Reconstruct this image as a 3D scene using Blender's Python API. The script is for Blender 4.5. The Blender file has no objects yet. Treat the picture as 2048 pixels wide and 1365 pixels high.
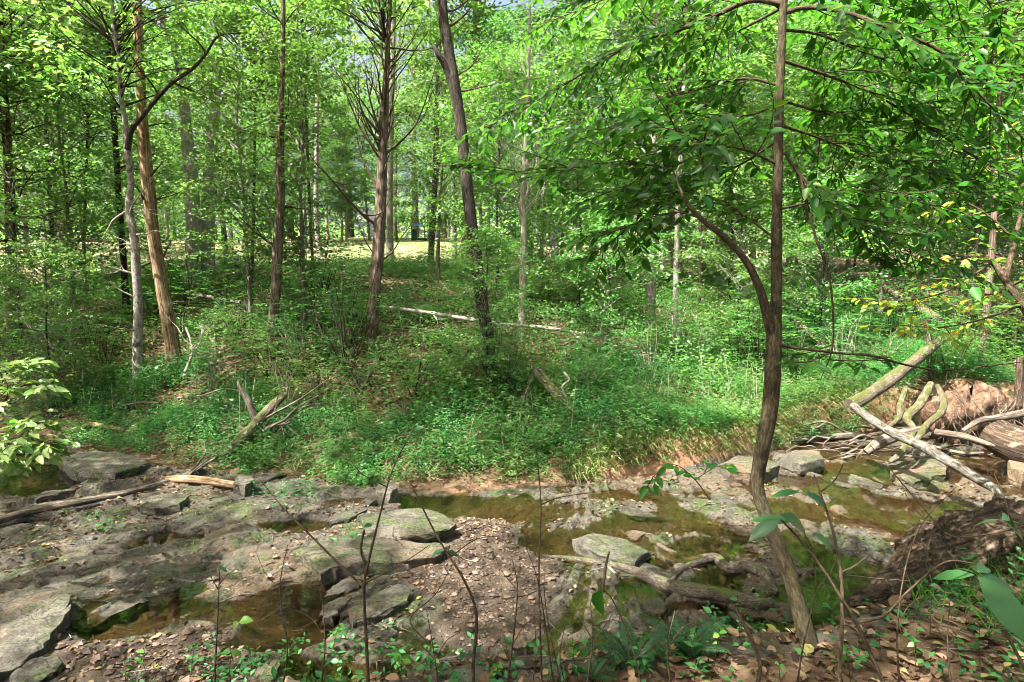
import bpy, math, random
import numpy as np
from mathutils import Vector

# ------------------------------------------------------------------ camera, sky, sun, exposure
S = bpy.context.scene
COL = S.collection
CAMZ, PITCH, FPX = 2.4, math.radians(6.0), 1220.0      # focal length in pixels of the 2048 px wide photograph
cam_d = bpy.data.cameras.new('camera'); cam = bpy.data.objects.new('camera', cam_d); COL.objects.link(cam)
cam_d.sensor_width = 36.0; cam_d.lens = 36.0 * FPX / 2048.0
cam_d.clip_start = 0.05; cam_d.clip_end = 2000
cam.location = (0, 0, CAMZ); cam.rotation_euler = (math.pi / 2 - PITCH, 0, 0)
S.camera = cam

SUN_DIR = Vector((0.42, 0.30, -0.86)).normalized()      # the way the light travels
w = bpy.data.worlds.new('World'); S.world = w; w.use_nodes = True
nt = w.node_tree; nt.nodes.clear()
sky = nt.nodes.new('ShaderNodeTexSky'); sky.sky_type = 'NISHITA'; sky.sun_disc = False
sky.sun_elevation = math.asin(-SUN_DIR.z); sky.sun_rotation = math.atan2(-SUN_DIR.x, -SUN_DIR.y) % (2 * math.pi)
sky.dust_density = 10.0; sky.air_density = 1.0; sky.ozone_density = 0.5
bg = nt.nodes.new('ShaderNodeBackground'); bg.inputs[1].default_value = 0.085
wo = nt.nodes.new('ShaderNodeOutputWorld')
nt.links.new(sky.outputs[0], bg.inputs[0]); nt.links.new(bg.outputs[0], wo.inputs[0])
sd = bpy.data.lights.new('sun', 'SUN'); sd.energy = 5.0; sd.angle = math.radians(0.55); sd.color = (1.0, 0.96, 0.90)
sun = bpy.data.objects.new('sun', sd); COL.objects.link(sun)
sun.rotation_euler = SUN_DIR.to_track_quat('-Z', 'Y').to_euler(); sun.location = (-10, -8, 30)
vs = S.view_settings; vs.view_transform = 'Standard'; vs.look = 'None'; vs.gamma = 1.0; vs.use_curve_mapping = False
vs.exposure = 2.36
S.render.engine = 'CYCLES'
cy = S.cycles
cy.max_bounces = 5; cy.diffuse_bounces = 3; cy.glossy_bounces = 2; cy.transmission_bounces = 4; cy.transparent_max_bounces = 6
cy.use_adaptive_sampling = True; cy.adaptive_threshold = 0.025; cy.adaptive_min_samples = 12; cy.use_light_tree = False
cy.use_denoising = True; cy.filter_width = 0.9; cy.caustics_reflective = False; cy.caustics_refractive = False; cy.sample_clamp_indirect = 8

# ------------------------------------------------------------------ maths helpers
rng = np.random.default_rng(7)
def R(a, b): return float(rng.uniform(a, b))
def hash2(ix, iy, seed):
    n = (ix.astype(np.int64) * 374761393 + iy.astype(np.int64) * 668265263 + seed * 974711) & 0x7fffffff
    n = ((n ^ (n >> 13)) * 1274126177) & 0x7fffffff
    return ((n ^ (n >> 16)) & 0xffff) / 65535.0
def vnoise(x, y, seed=0):
    x = np.asarray(x, float); y = np.asarray(y, float)
    ix = np.floor(x); iy = np.floor(y); fx = x - ix; fy = y - iy
    fx = fx * fx * (3 - 2 * fx); fy = fy * fy * (3 - 2 * fy)
    ix = ix.astype(np.int64); iy = iy.astype(np.int64)
    a = hash2(ix, iy, seed); b = hash2(ix + 1, iy, seed); c = hash2(ix, iy + 1, seed); d = hash2(ix + 1, iy + 1, seed)
    return (a + (b - a) * fx) * (1 - fy) + (c + (d - c) * fx) * fy
def fbm(x, y, seed=0, o=4):
    s = 0.0; a = 0.5
    for i in range(o):
        s = s + a * (vnoise(x, y, seed + i) - 0.5); x = np.asarray(x) * 2.03 + 17.3; y = np.asarray(y) * 2.03 + 5.1; a *= 0.5
    return s * 2
def sstep(a, b, x):
    t = np.clip((x - a) / (b - a), 0, 1); return t * t * (3 - 2 * t)
CP, SP = math.cos(PITCH), math.sin(PITCH)
def ray(u, v):
    dx = (u - 1024.0) / FPX; dy = (682.5 - v) / FPX
    return np.array([dx, CP + dy * SP, -SP + dy * CP])
def at(u, v, Y):                                        # the point of the line of sight (u, v) that is Y metres away
    d = ray(u, v); return d * (Y / d[1]) + np.array([0, 0, CAMZ])
def onz(u, v, z):
    d = ray(u, v); t = (z - CAMZ) / d[2]; return d * t + np.array([0, 0, CAMZ])

# ------------------------------------------------------------------ terrain
far_foot = np.array([onz(u, v, 0.05)[:2] for u, v in [(0, 872), (200, 890), (350, 935), (520, 945), (620, 960), (900, 985), (1060, 968), (1240, 955), (1440, 925), (1600, 885), (1700, 868), (1850, 850), (2048, 842)]])
far_foot = np.vstack([[-40, 12.0], [-14, 10.5], far_foot, [14, 10.6], [40, 13.0]])
near_lip = np.array([[-40, 0.5], [-9, 1.6], [-3.5, 2.2], [-1, 2.5], [0, 2.75], [1.4, 2.95], [2.5, 3.4], [3.4, 4.1], [5, 5.1], [8, 6.3], [14, 8.2], [40, 10.5]])
def foot_y(x): return np.interp(x, far_foot[:, 0], far_foot[:, 1])
def lip_y(x): return np.interp(x, near_lip[:, 0], near_lip[:, 1])
POOLS = []                                              # (x, y, rx, ry, rot, depth)
for (u, v, hu, hv, dep) in [(570, 1235, 150, 75, .11), (330, 1235, 120, 40, .09), (910, 1005, 190, 20, .10), (740, 1010, 120, 16, .08), (1290, 1060, 130, 30, .08),
                            (1430, 1110, 110, 40, .09), (1460, 1170, 90, 26, .09), (1790, 1020, 120, 40, .10), (1960, 950, 130, 22, .10), (60, 960, 170, 38, .10),
                            (920, 1262, 60, 22, .09), (1290, 1180, 80, 42, .09), (1380, 1240, 100, 26, .10), (330, 1090, 110, 22, .06), (560, 1060, 90, 14, .06),
                            (1230, 1310, 120, 34, .09), (770, 1140, 60, 16, .08), (1130, 1090, 60, 42, .06), (1640, 1010, 60, 26, .07), (1620, 1120, 60, 30, .07), (700, 1330, 150, 30, .08), (1790, 1120, 40, 24, .06), (450, 1320, 70, 30, .07)]:
    c = onz(u, v, 0); e = onz(u + hu, v, 0); n_ = onz(u, v + hv, 0)
    kk = .8 if u > 1050 else 1.0; POOLS.append((c[0], c[1], abs(e[0] - c[0]) * kk, abs(n_[1] - c[1]) * 1.1 * kk, dep * (.6 if u > 1050 else 1)))
def bedrock(x, y):
    wx = x + 0.45 * fbm(x * 0.9, y * 0.9, 3, 5); wy = y + 0.45 * fbm(x * 0.9 + 40, y * 0.9, 5, 5)
    sl = (-math.sin(math.radians(33)) * wx + math.cos(math.radians(33)) * wy)
    sr = 0.96 * wx - 0.25 * wy
    k = sstep(0.2, 2.2, x)
    s = sl * (1 - k) + (sr - 2.0) * k * 0.8
    q = s / 0.52; fl = np.floor(q); fr = q - fl
    amp = 0.02 + 0.055 * hash2(fl, np.zeros_like(fl), 11) * (0.4 + 1.2 * np.clip(0.5 + fbm(x * 0.6, y * 0.6, 21, 2), 0, 1))
    slab = amp * np.where(fr < 0.07, fr / 0.07, 1 - (fr - 0.07) / 0.93 * 0.95) * (1 - 0.85 * k)
    q2 = s / 0.17 + 0.5 * fbm(x * 2, y * 2, 31, 2); f2 = q2 - np.floor(q2)
    fine = 0.034 * np.where(f2 < 0.1, f2 / 0.1, 1 - (f2 - 0.1) / 0.9) * (0.3 + vnoise(x * 1.7, y * 1.7, 9))
    big = 0.05 * fbm(x * 0.5, y * 0.5, 41, 3) + 0.03 * fbm(x * 3.1, y * 3.1, 43, 4)
    # scoured, pitted mud and rock on the downstream side
    pit = k * (0.15 * fbm(x * 1.7 + 0.7 * y, y * 2.6, 51, 5) + 0.004)
    z = slab + fine + big + pit - 0.005 + 0.03 * fbm(x * 6.5, y * 6.5, 57, 3)
    jx = x + 0.42 * fbm(x * 1.7, y * 1.7, 61, 5); jy = y + 0.34 * fbm(x * 1.7 + 9, y * 1.7, 63, 5)
    for (cx, cyy, rx, ry, dep) in POOLS:
        d = ((jx - cx) / rx) ** 2 + ((jy - cyy) / ry) ** 2
        z = z - (dep + 0.03) * (1 - sstep(0.35, 1.25, d))
    return np.clip(z, -0.14, 0.3)
GB = [onz(985, 1150, .03), onz(985, 1065, .03), onz(960, 1230, .03), onz(260, 1330, .03), onz(640, 1120, .02)]
GR = [(.62, .62), (.42, .3), (.5, .4), (.9, .28), (.45, .16)]
def gravel_mask(x, y):
    m = np.zeros_like(np.asarray(x, float))
    wx = x + 0.3 * fbm(x * 1.5, y * 1.5, 71, 3); wy = y + 0.3 * fbm(x * 1.5, y * 1.5, 73, 3)
    for p, (a, b) in zip(GB, GR):
        m = np.maximum(m, 1 - sstep(0.5, 1.2, ((wx - p[0]) / a) ** 2 + ((wy - p[1]) / b) ** 2))
    return m
def cut_h(x): return np.interp(x, [-9, -4, -2.2, 0, 0.9, 1.6, 3.5, 5.5, 7.5, 9], [.10, .08, .10, .12, .18, .28, .38, .55, .7, .5])
def slope_(x): return np.interp(x, [-12, -6, -2, 1, 4, 9, 14], [.265, .27, .23, .18, .14, .13, .12])
def height(x, y):
    x = np.asarray(x, float); y = np.asarray(y, float)
    wob = 0.22 * fbm(x * 1.3, y * 0.4, 81, 3)
    d = y - foot_y(x) - wob
    b = bedrock(x, y)
    g = gravel_mask(x, y)
    b = b * (1 - g) + (0.045 + 0.02 * fbm(x * 4, y * 4, 77, 3)) * g
    ch = cut_h(x)
    dd = np.clip(d - 0.2, 0, None)
    sl = slope_(x)
    up = sl * np.minimum(dd, 9.0) + 0.10 * np.clip(dd - 9.0, 0, 30) + 0.03 * np.clip(dd - 39, 0, 60)
    soil = 0.10 * fbm(x * 0.6, y * 0.6, 91, 4) * np.clip(dd, 0, 1) + 0.03 * fbm(x * 3, y * 3, 93, 3)
    rise = ch * sstep(0.0, 0.30 + 0.3 * (ch < 0.2), d) + up + soil * sstep(0, .6, d)
    m = sstep(-0.12, 0.02, d)
    z = b * (1 - m) + (np.maximum(b, 0.01) * 0.4 + rise) * m
    dn = lip_y(x) - y + 0.12 * fbm(x * 1.7, y * 1.7, 95, 3)
    mn = sstep(-0.5, 0.15, dn)
    zn = 0.62 + 0.05 * np.clip(dn, 0, 6) + 0.03 * fbm(x * 3, y * 3, 97, 3) + 0.06 * np.clip(np.abs(x) - 12, 0, 40)
    return z * (1 - mn) + zn * mn
# ------------------------------------------------------------------ materials
def new_mat(name):
    m = bpy.data.materials.new(name); m.use_nodes = True; t = m.node_tree; t.nodes.clear()
    out = t.nodes.new('ShaderNodeOutputMaterial'); return m, t, out
def node(t, typ, **kw):
    n = t.nodes.new(typ)
    for k, v in kw.items():
        if k.startswith('in_'): n.inputs[int(k[3:])].default_value = v
        else: setattr(n, k, v)
    return n
def ramp(t, fac, stops):
    r = t.nodes.new('ShaderNodeValToRGB'); e = r.color_ramp.elements
    while len(e) < len(stops): e.new(0.5)
    for i, (p, c) in enumerate(stops):
        e[i].position = p; e[i].color = (c[0], c[1], c[2], 1) if hasattr(c, '__len__') else (c, c, c, 1)
    t.links.new(fac, r.inputs[0]); return r.outputs[0]
def noise(t, vec, scale, detail=6, rough=0.6, dist=0.0):
    n = t.nodes.new('ShaderNodeTexNoise'); n.inputs['Scale'].default_value = scale; n.inputs['Detail'].default_value = detail
    n.inputs['Roughness'].default_value = rough; n.inputs['Distortion'].default_value = dist
    if vec is not None: t.links.new(vec, n.inputs['Vector'])
    return n.outputs[0]
def mixc(t, fac, a, b):
    m = t.nodes.new('ShaderNodeMix'); m.data_type = 'RGBA'
    for s, val in ((0, fac), (6, a), (7, b)):
        if hasattr(val, 'is_linked') or hasattr(val, 'links'): t.links.new(val, m.inputs[s])
        else: m.inputs[s].default_value = val if s == 0 else (val[0], val[1], val[2], 1)
    return m.outputs[2]
def mth(t, op, a, b=0.0, clamp=False):
    m = t.nodes.new('ShaderNodeMath'); m.operation = op; m.use_clamp = clamp
    for s, val in ((0, a), (1, b)):
        if hasattr(val, 'links'): t.links.new(val, m.inputs[s])
        else: m.inputs[s].default_value = val
    return m.outputs[0]
def attr(t, name, kind='Fac'):
    a = t.nodes.new('ShaderNodeAttribute'); a.attribute_name = name; return a.outputs[kind]
def principled(t, out, col, rough=0.8, bump=None, bstr=0.4, bdist=0.02, spec=0.35):
    p = t.nodes.new('ShaderNodeBsdfPrincipled')
    if hasattr(col, 'links'): t.links.new(col, p.inputs['Base Color'])
    else: p.inputs['Base Color'].default_value = (*col, 1)
    if hasattr(rough, 'links'): t.links.new(rough, p.inputs['Roughness'])
    else: p.inputs['Roughness'].default_value = rough
    p.inputs['Specular IOR Level'].default_value = spec
    if bump is not None:
        b = t.nodes.new('ShaderNodeBump'); b.inputs['Strength'].default_value = bstr; b.inputs['Distance'].default_value = bdist
        t.links.new(bump, b.inputs['Height']); t.links.new(b.outputs[0], p.inputs['Normal'])
    t.links.new(p.outputs[0], out.inputs[0]); return p
def geo_pos(t): return t.nodes.new('ShaderNodeNewGeometry').outputs['Position']

def leaf_mat(name, stops, trans=0.45, tgain=1.5, rough=0.45, spec=0.3):
    """stops: colours spread over the leaf's own random number; sun through the blade is yellower than sun on it."""
    m, t, out = new_mat(name)
    oi = t.nodes.new('ShaderNodeObjectInfo')
    f = mth(t, 'FRACT', mth(t, 'ADD', attr(t, 'rnd'), mth(t, 'MULTIPLY', oi.outputs['Random'], 0.0)))
    c = ramp(t, f, stops)
    hs = t.nodes.new('ShaderNodeHueSaturation')
    t.links.new(c, hs.inputs['Color'])
    t.links.new(mth(t, 'ADD', 0.485, mth(t, 'MULTIPLY', oi.outputs['Random'], 0.03)), hs.inputs['Hue'])
    t.links.new(mth(t, 'ADD', 0.8, mth(t, 'MULTIPLY', oi.outputs['Random'], 0.4)), hs.inputs['Value'])
    p = t.nodes.new('ShaderNodeBsdfPrincipled'); t.links.new(hs.outputs[0], p.inputs['Base Color'])
    p.inputs['Roughness'].default_value = rough; p.inputs['Specular IOR Level'].default_value = spec
    tc = mixc(t, 1.0, hs.outputs[0], hs.outputs[0])
    mul = t.nodes.new('ShaderNodeMix'); mul.data_type = 'RGBA'; mul.blend_type = 'MULTIPLY'; mul.inputs[0].default_value = 1.0
    t.links.new(hs.outputs[0], mul.inputs[6]); mul.inputs[7].default_value = (1.08 * tgain, 1.15 * tgain, 0.58 * tgain, 1)
    tr = t.nodes.new('ShaderNodeBsdfTranslucent'); t.links.new(mul.outputs[2], tr.inputs[0])
    mx = t.nodes.new('ShaderNodeMixShader'); mx.inputs[0].default_value = trans
    t.links.new(p.outputs[0], mx.inputs[1]); t.links.new(tr.outputs[0], mx.inputs[2]); t.links.new(mx.outputs[0], out.inputs[0])
    return m
def bark_mat(name, dark, mid, light, scale=9.0, stretch=0.12, bstr=0.8, moss=0.0, mossc=(0.07, 0.10, 0.015), patch=None):
    m, t, out = new_mat(name)
    v = attr(t, 'tube', 'Vector')
    mp = t.nodes.new('ShaderNodeMapping'); mp.inputs['Scale'].default_value = (1, 1, stretch); t.links.new(v, mp.inputs[0])
    n1 = noise(t, mp.outputs[0], scale * 4.5, 7, 0.7, 0.6)
    n2 = noise(t, v, scale * 0.5, 4, 0.6)
    f = mth(t, 'ADD', mth(t, 'MULTIPLY', n1, 0.75), mth(t, 'MULTIPLY', n2, 0.25))
    c = ramp(t, f, [(0.38, dark), (0.5, mid), (0.62, light)])
    if patch is not None:
        n3 = noise(t, v, patch[1], 5, 0.65)
        c = mixc(t, ramp(t, n3, [(patch[2], 0.0), (patch[2] + 0.07, 1.0)]), c, patch[0])
    if moss > 0:
        g = t.nodes.new('ShaderNodeNewGeometry'); sx = t.nodes.new('ShaderNodeSeparateXYZ'); t.links.new(g.outputs['Normal'], sx.inputs[0])
        n4 = noise(t, v, 9.0, 8, 0.75)
        f4 = mth(t, 'ADD', n4, mth(t, 'MULTIPLY', sx.outputs[2], 0.18))
        c = mixc(t, ramp(t, f4, [(0.72 - 0.35 * moss, 0.0), (0.80 - 0.35 * moss, 1.0)]), c, mossc)
    principled(t, out, c, 0.85, n1, min(1.0, bstr * 1.3), 0.03, 0.2)
    return m
def flat_mat(name, c1, c2, scale=6, rough=0.8, bstr=0.3, spec=0.3):
    m, t, out = new_mat(name); tc = t.nodes.new('ShaderNodeTexCoord').outputs['Object']
    n = noise(t, tc, scale, 6, 0.65)
    principled(t, out, ramp(t, n, [(0.35, c1), (0.65, c2)]), rough, n, bstr, 0.01, spec); return m

M = {}
G1, G2, G3 = (0.030, 0.105, 0.012), (0.055, 0.165, 0.018), (0.10, 0.23, 0.028)
M['leaf_canopy'] = leaf_mat('canopy leaf', [(0, (0.055, 0.13, 0.028)), (0.4, (0.09, 0.185, 0.045)), (0.8, (0.15, 0.245, 0.08)), (1, (0.24, 0.31, 0.14))], 0.5, 1.7, 0.38, 0.6)
M['leaf_under'] = leaf_mat('understory leaf', [(0, (0.04, 0.12, 0.025)), (0.5, (0.08, 0.18, 0.045)), (0.9, (0.14, 0.25, 0.085)), (1, (0.24, 0.3, 0.13))], 0.48, 1.6, 0.38, 0.6)
M['leaf_near'] = leaf_mat('beech leaf', [(0, (0.018, 0.085, 0.012)), (0.5, (0.03, 0.125, 0.015)), (0.9, (0.055, 0.19, 0.022)), (1, (0.10, 0.22, 0.03))], 0.48, 1.65, 0.42, 0.3)
M['leaf_yellow'] = leaf_mat('yellowing leaf', [(0, (0.05, 0.15, 0.02)), (0.5, (0.10, 0.22, 0.025)), (0.75, (0.2, 0.27, 0.03)), (1, (0.38, 0.33, 0.03))], 0.5, 1.4)
M['leaf_pale'] = leaf_mat('pale leaf', [(0, (0.08, 0.18, 0.04)), (0.6, (0.14, 0.25, 0.065)), (1, (0.24, 0.31, 0.11))], 0.4, 1.3)
M['leaf_shrub'] = leaf_mat('shrub leaf', [(0, (0.035, 0.12, 0.03)), (0.5, (0.06, 0.17, 0.045)), (1, (0.13, 0.25, 0.09))], 0.4, 1.4)
M['leaf_cover'] = leaf_mat('ground cover leaf', [(0, (0.014, 0.07, 0.02)), (0.35, (0.03, 0.13, 0.033)), (0.65, (0.06, 0.2, 0.05)), (1, (0.15, 0.29, 0.09))], 0.42, 1.4)
M['leaf_grass'] = leaf_mat('grass blade', [(0, (0.03, 0.14, 0.015)), (0.6, (0.07, 0.22, 0.025)), (1, (0.2, 0.3, 0.06))], 0.4, 1.3)
M['leaf_stilt'] = leaf_mat('stilt grass leaf', [(0, (0.04, 0.13, 0.03)), (0.6, (0.09, 0.21, 0.05)), (1, (0.2, 0.3, 0.1))], 0.42, 1.4, 0.45, 0.4)
M['leaf_dry'] = leaf_mat('dry grass', [(0, (0.17, 0.14, 0.07)), (0.45, (0.36, 0.30, 0.16)), (0.55, (0.08, 0.18, 0.04)), (1, (0.12, 0.24, 0.05))], 0.3, 1.0, 0.7)
M['leaf_fern'] = leaf_mat('fern leaf', [(0, (0.012, 0.05, 0.018)), (1, (0.028, 0.095, 0.032))], 0.35, 1.3)
M['leaf_pawpaw'] = leaf_mat('broad leaf', [(0, (0.03, 0.11, 0.03)), (1, (0.055, 0.16, 0.045))], 0.35, 1.4, 0.35, 0.5)
M['litter'] = leaf_mat('dead leaf', [(0, (0.025, 0.014, 0.008)), (0.4, (0.07, 0.042, 0.022)), (0.7, (0.15, 0.095, 0.05)), (0.93, (0.28, 0.2, 0.12)), (1, (0.14, 0.16, 0.03))], 0.12, 1.0, 0.75, 0.2)
M['bark_grey'] = bark_mat('grey bark', (0.075, 0.065, 0.053), (0.19, 0.17, 0.145), (0.34, 0.31, 0.27), 10, 0.16)
M['bark_grey_lit'] = bark_mat('lit grey bark', (0.12, 0.11, 0.095), (0.28, 0.26, 0.23), (0.46, 0.43, 0.39), 10, 0.16)  # grey bark with light put into its colour, offsetting the pair's shade
M['bark_dark'] = bark_mat('dark bark', (0.015, 0.012, 0.009), (0.04, 0.033, 0.025), (0.09, 0.076, 0.056), 11, 0.2, moss=0.2, mossc=(0.06, 0.06, 0.012))
M['bark_cedar'] = bark_mat('cedar bark', (0.035, 0.023, 0.016), (0.115, 0.082, 0.058), (0.28, 0.23, 0.185), 12, 0.06)
M['wood_bare'] = bark_mat('barkless cedar wood', (0.06, 0.033, 0.017), (0.25, 0.165, 0.09), (0.46, 0.36, 0.24), 11, 0.035, 0.5, patch=((0.05, 0.026, 0.014), 2.2, 0.60))
M['bark_slim'] = bark_mat('pale mottled bark', (0.10, 0.085, 0.07), (0.23, 0.205, 0.175), (0.38, 0.355, 0.32), 7, 0.5, 0.4, patch=((0.07, 0.06, 0.05), 3.5, 0.58))
M['bark_near'] = bark_mat('sapling bark', (0.019, 0.0155, 0.009), (0.055, 0.045, 0.024), (0.12, 0.1, 0.055), 16, 0.3, 0.35, moss=0.22, mossc=(0.085, 0.085, 0.02))
M['bark_twig'] = bark_mat('twig bark', (0.02, 0.013, 0.008), (0.055, 0.038, 0.022), (0.12, 0.09, 0.055), 20, 0.3, 0.3)
M['twig_pale'] = bark_mat('bleached twig', (0.13, 0.11, 0.085), (0.28, 0.25, 0.2), (0.46, 0.42, 0.36), 14, 0.1, 0.5)
M['log_mossy'] = bark_mat('mossy log bark', (0.04, 0.03, 0.02), (0.115, 0.093, 0.066), (0.23, 0.2, 0.15), 10, 0.2, 0.8, moss=0.36, mossc=(0.065, 0.075, 0.018))
M['log_grey'] = bark_mat('weathered log', (0.04, 0.031, 0.022), (0.125, 0.10, 0.075), (0.29, 0.25, 0.2), 9, 0.10, 0.9)
M['log_lichen'] = bark_mat('lichen log', (0.03, 0.026, 0.02), (0.09, 0.08, 0.063), (0.2, 0.185, 0.15), 9, 0.3, 0.9, patch=((0.26, 0.275, 0.2), 16, 0.56))
M['log_rotten'] = bark_mat('rotten wood', (0.015, 0.010, 0.007), (0.055, 0.038, 0.025), (0.17, 0.12, 0.08), 8, 0.10, 1.0, patch=((0.22, 0.17, 0.12), 9, 0.60))
M['root_mud'] = bark_mat('muddy root', (0.03, 0.025, 0.018), (0.085, 0.07, 0.052), (0.16, 0.14, 0.105), 14, 0.5, 0.7, moss=0.15)

def rock_mat(name, wetz=True, mossy=0.5, tone=1.0):
    m, t, out = new_mat(name); P = geo_pos(t)
    n1 = noise(t, P, 1.6, 8, 0.65, 0.3); n2 = noise(t, P, 9, 8, 0.7); n3 = noise(t, P, 0.8, 5, 0.6); n5 = noise(t, P, 42, 8, 0.75)
    k = tone
    n6 = noise(t, P, 4.5, 12, 0.75, 0.5)
    c = ramp(t, n1, [(0.3, (0.13 * k, 0.115 * k, 0.08 * k)), (0.46, (0.25 * k, 0.23 * k, 0.165 * k)), (0.6, (0.36 * k, 0.33 * k, 0.25 * k)), (0.74, (0.25 * k, 0.265 * k, 0.205 * k))])
    c = mixc(t, ramp(t, n6, [(0.40, 0.85), (0.53, 0.0)]), c, (0.085 * k, 0.07 * k, 0.048 * k))
    c = mixc(t, ramp(t, n2, [(0.38, 0.6), (0.55, 0.0)]), c, (0.11 * k, 0.095 * k, 0.065 * k))
    c = mixc(t, ramp(t, n6, [(0.58, 0.0), (0.68, 0.5)]), c, (0.5 * k, 0.46 * k, 0.36 * k))
    c = mixc(t, ramp(t, n3, [(0.48, 0.0), (0.6, 0.8)]), c, (0.30 * k, 0.19 * k, 0.095 * k))
    sp = t.nodes.new('ShaderNodeSeparateXYZ'); t.links.new(P, sp.inputs[0])
    n4 = noise(t, P, 2.4, 8, 0.75)
    c = mixc(t, ramp(t, n4, [(0.69 - 0.22 * mossy, 0.0), (0.77 - 0.22 * mossy, 0.9)]), c, mixc(t, ramp(t, n5, [(0.4, 0.0), (0.6, 1.0)]), (0.025, 0.045, 0.008), (0.085, 0.12, 0.022)))
    c = mixc(t, ramp(t, n5, [(0.38, 0.8), (0.49, 0.0)]), c, (0.05 * k, 0.04 * k, 0.028 * k))
    c = mixc(t, ramp(t, n5, [(0.56, 0.0), (0.66, 0.5)]), c, (0.55 * k, 0.5 * k, 0.4 * k))
    wv = t.nodes.new('ShaderNodeVectorMath'); wv.operation = 'ADD'; nz = t.nodes.new('ShaderNodeTexNoise'); nz.inputs['Scale'].default_value = 3.0; nz.inputs['Detail'].default_value = 6; t.links.new(P, nz.inputs['Vector'])
    sc_ = t.nodes.new('ShaderNodeVectorMath'); sc_.operation = 'SCALE'; sc_.inputs['Scale'].default_value = 0.35; t.links.new(nz.outputs['Color'], sc_.inputs[0]); t.links.new(P, wv.inputs[0]); t.links.new(sc_.outputs[0], wv.inputs[1])
    mp = t.nodes.new('ShaderNodeMapping'); mp.inputs['Rotation'].default_value = (0, 0, -0.6); mp.inputs['Scale'].default_value = (1.0, 2.6, 1.0); t.links.new(wv.outputs[0], mp.inputs[0])
    vo = t.nodes.new('ShaderNodeTexVoronoi'); vo.feature = 'DISTANCE_TO_EDGE'; vo.inputs['Scale'].default_value = 1.5; t.links.new(mp.outputs[0], vo.inputs['Vector'])
    c = mixc(t, ramp(t, vo.outputs['Distance'], [(0.0, 0.92), (0.022, 0.0)]), c, (0.02, 0.016, 0.011))
    rough = 0.75
    if wetz:                                            # rock below the waterline lies under brown silt; a wet rim is darker and shiny
        wet = ramp(t, mth(t, 'ADD', mth(t, 'MULTIPLY', sp.outputs[2], 8.0), mth(t, 'MULTIPLY', n2, 0.5)), [(0.22, 1.0), (0.52, 0.0)])
        dk = t.nodes.new('ShaderNodeMix'); dk.data_type = 'RGBA'; dk.blend_type = 'MULTIPLY'; t.links.new(wet, dk.inputs[0])
        t.links.new(c, dk.inputs[6]); dk.inputs[7].default_value = (0.68, 0.62, 0.52, 1); c = dk.outputs[2]
        rough = ramp(t, wet, [(0.0, 0.8), (1.0, 0.28)])
        silt = ramp(t, mth(t, 'ADD', mth(t, 'MULTIPLY', sp.outputs[2], 12.0), 1.0), [(0.25, 1.0), (0.8, 0.0)])
        c = mixc(t, mth(t, 'MULTIPLY', silt, 0.85), c, ramp(t, n2, [(0.35, (0.03, 0.021, 0.011)), (0.65, (0.095, 0.068, 0.038))]))
        g = attr(t, 'gravel')
        c = mixc(t, mth(t, 'MULTIPLY', g, 0.9), c, ramp(t, n2, [(0.35, (0.04, 0.025, 0.015)), (0.65, (0.12, 0.08, 0.048))]))
    h = mth(t, 'ADD', mth(t, 'MULTIPLY', n2, 0.6), mth(t, 'MULTIPLY', n5, 0.4))
    principled(t, out, c, rough, h, 1.0, 0.11, 0.5); return m
M['bedrock'] = rock_mat('creek bedrock', True, 0.80, 0.44)
M['slab'] = rock_mat('sandstone slab', False, 0.88, 0.58)
M['block'] = rock_mat('pale sandstone', False, 0.4, 0.8)
def soil_mat():
    m, t, out = new_mat('forest soil'); P = geo_pos(t)
    n1 = noise(t, P, 2.2, 8, 0.7); n2 = noise(t, P, 22, 6, 0.75); n3 = noise(t, P, 0.5, 4, 0.6)
    c = ramp(t, mth(t, 'ADD', mth(t, 'MULTIPLY', n1, 0.5), mth(t, 'MULTIPLY', n2, 0.5)), [(0.36, (0.035, 0.022, 0.012)), (0.5, (0.095, 0.06, 0.035)), (0.6, (0.19, 0.13, 0.08)), (0.7, (0.3, 0.22, 0.15))])
    clay = ramp(t, n1, [(0.3, (0.10, 0.05, 0.026)), (0.5, (0.23, 0.13, 0.075)), (0.7, (0.38, 0.25, 0.155))])
    c = mixc(t, attr(t, 'clay'), c, clay)
    principled(t, out, c, 0.9, n2, 0.6, 0.03, 0.15); return m
def lawn_mat():
    m, t, out = new_mat('clearing'); P = geo_pos(t)
    n1 = noise(t, P, 0.35, 6, 0.65); n2 = noise(t, P, 5, 6, 0.75)
    f = mth(t, 'ADD', mth(t, 'MULTIPLY', n1, 0.6), mth(t, 'MULTIPLY', n2, 0.4))
    c = ramp(t, f, [(0.40, (0.06, 0.12, 0.03)), (0.5, (0.15, 0.15, 0.065)), (0.58, (0.29, 0.235, 0.15)), (0.7, (0.38, 0.31, 0.22))])
    principled(t, out, c, 0.9, n2, 0.5, 0.05, 0.1); return m
M['soil'] = soil_mat(); M['lawn'] = lawn_mat()
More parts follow.
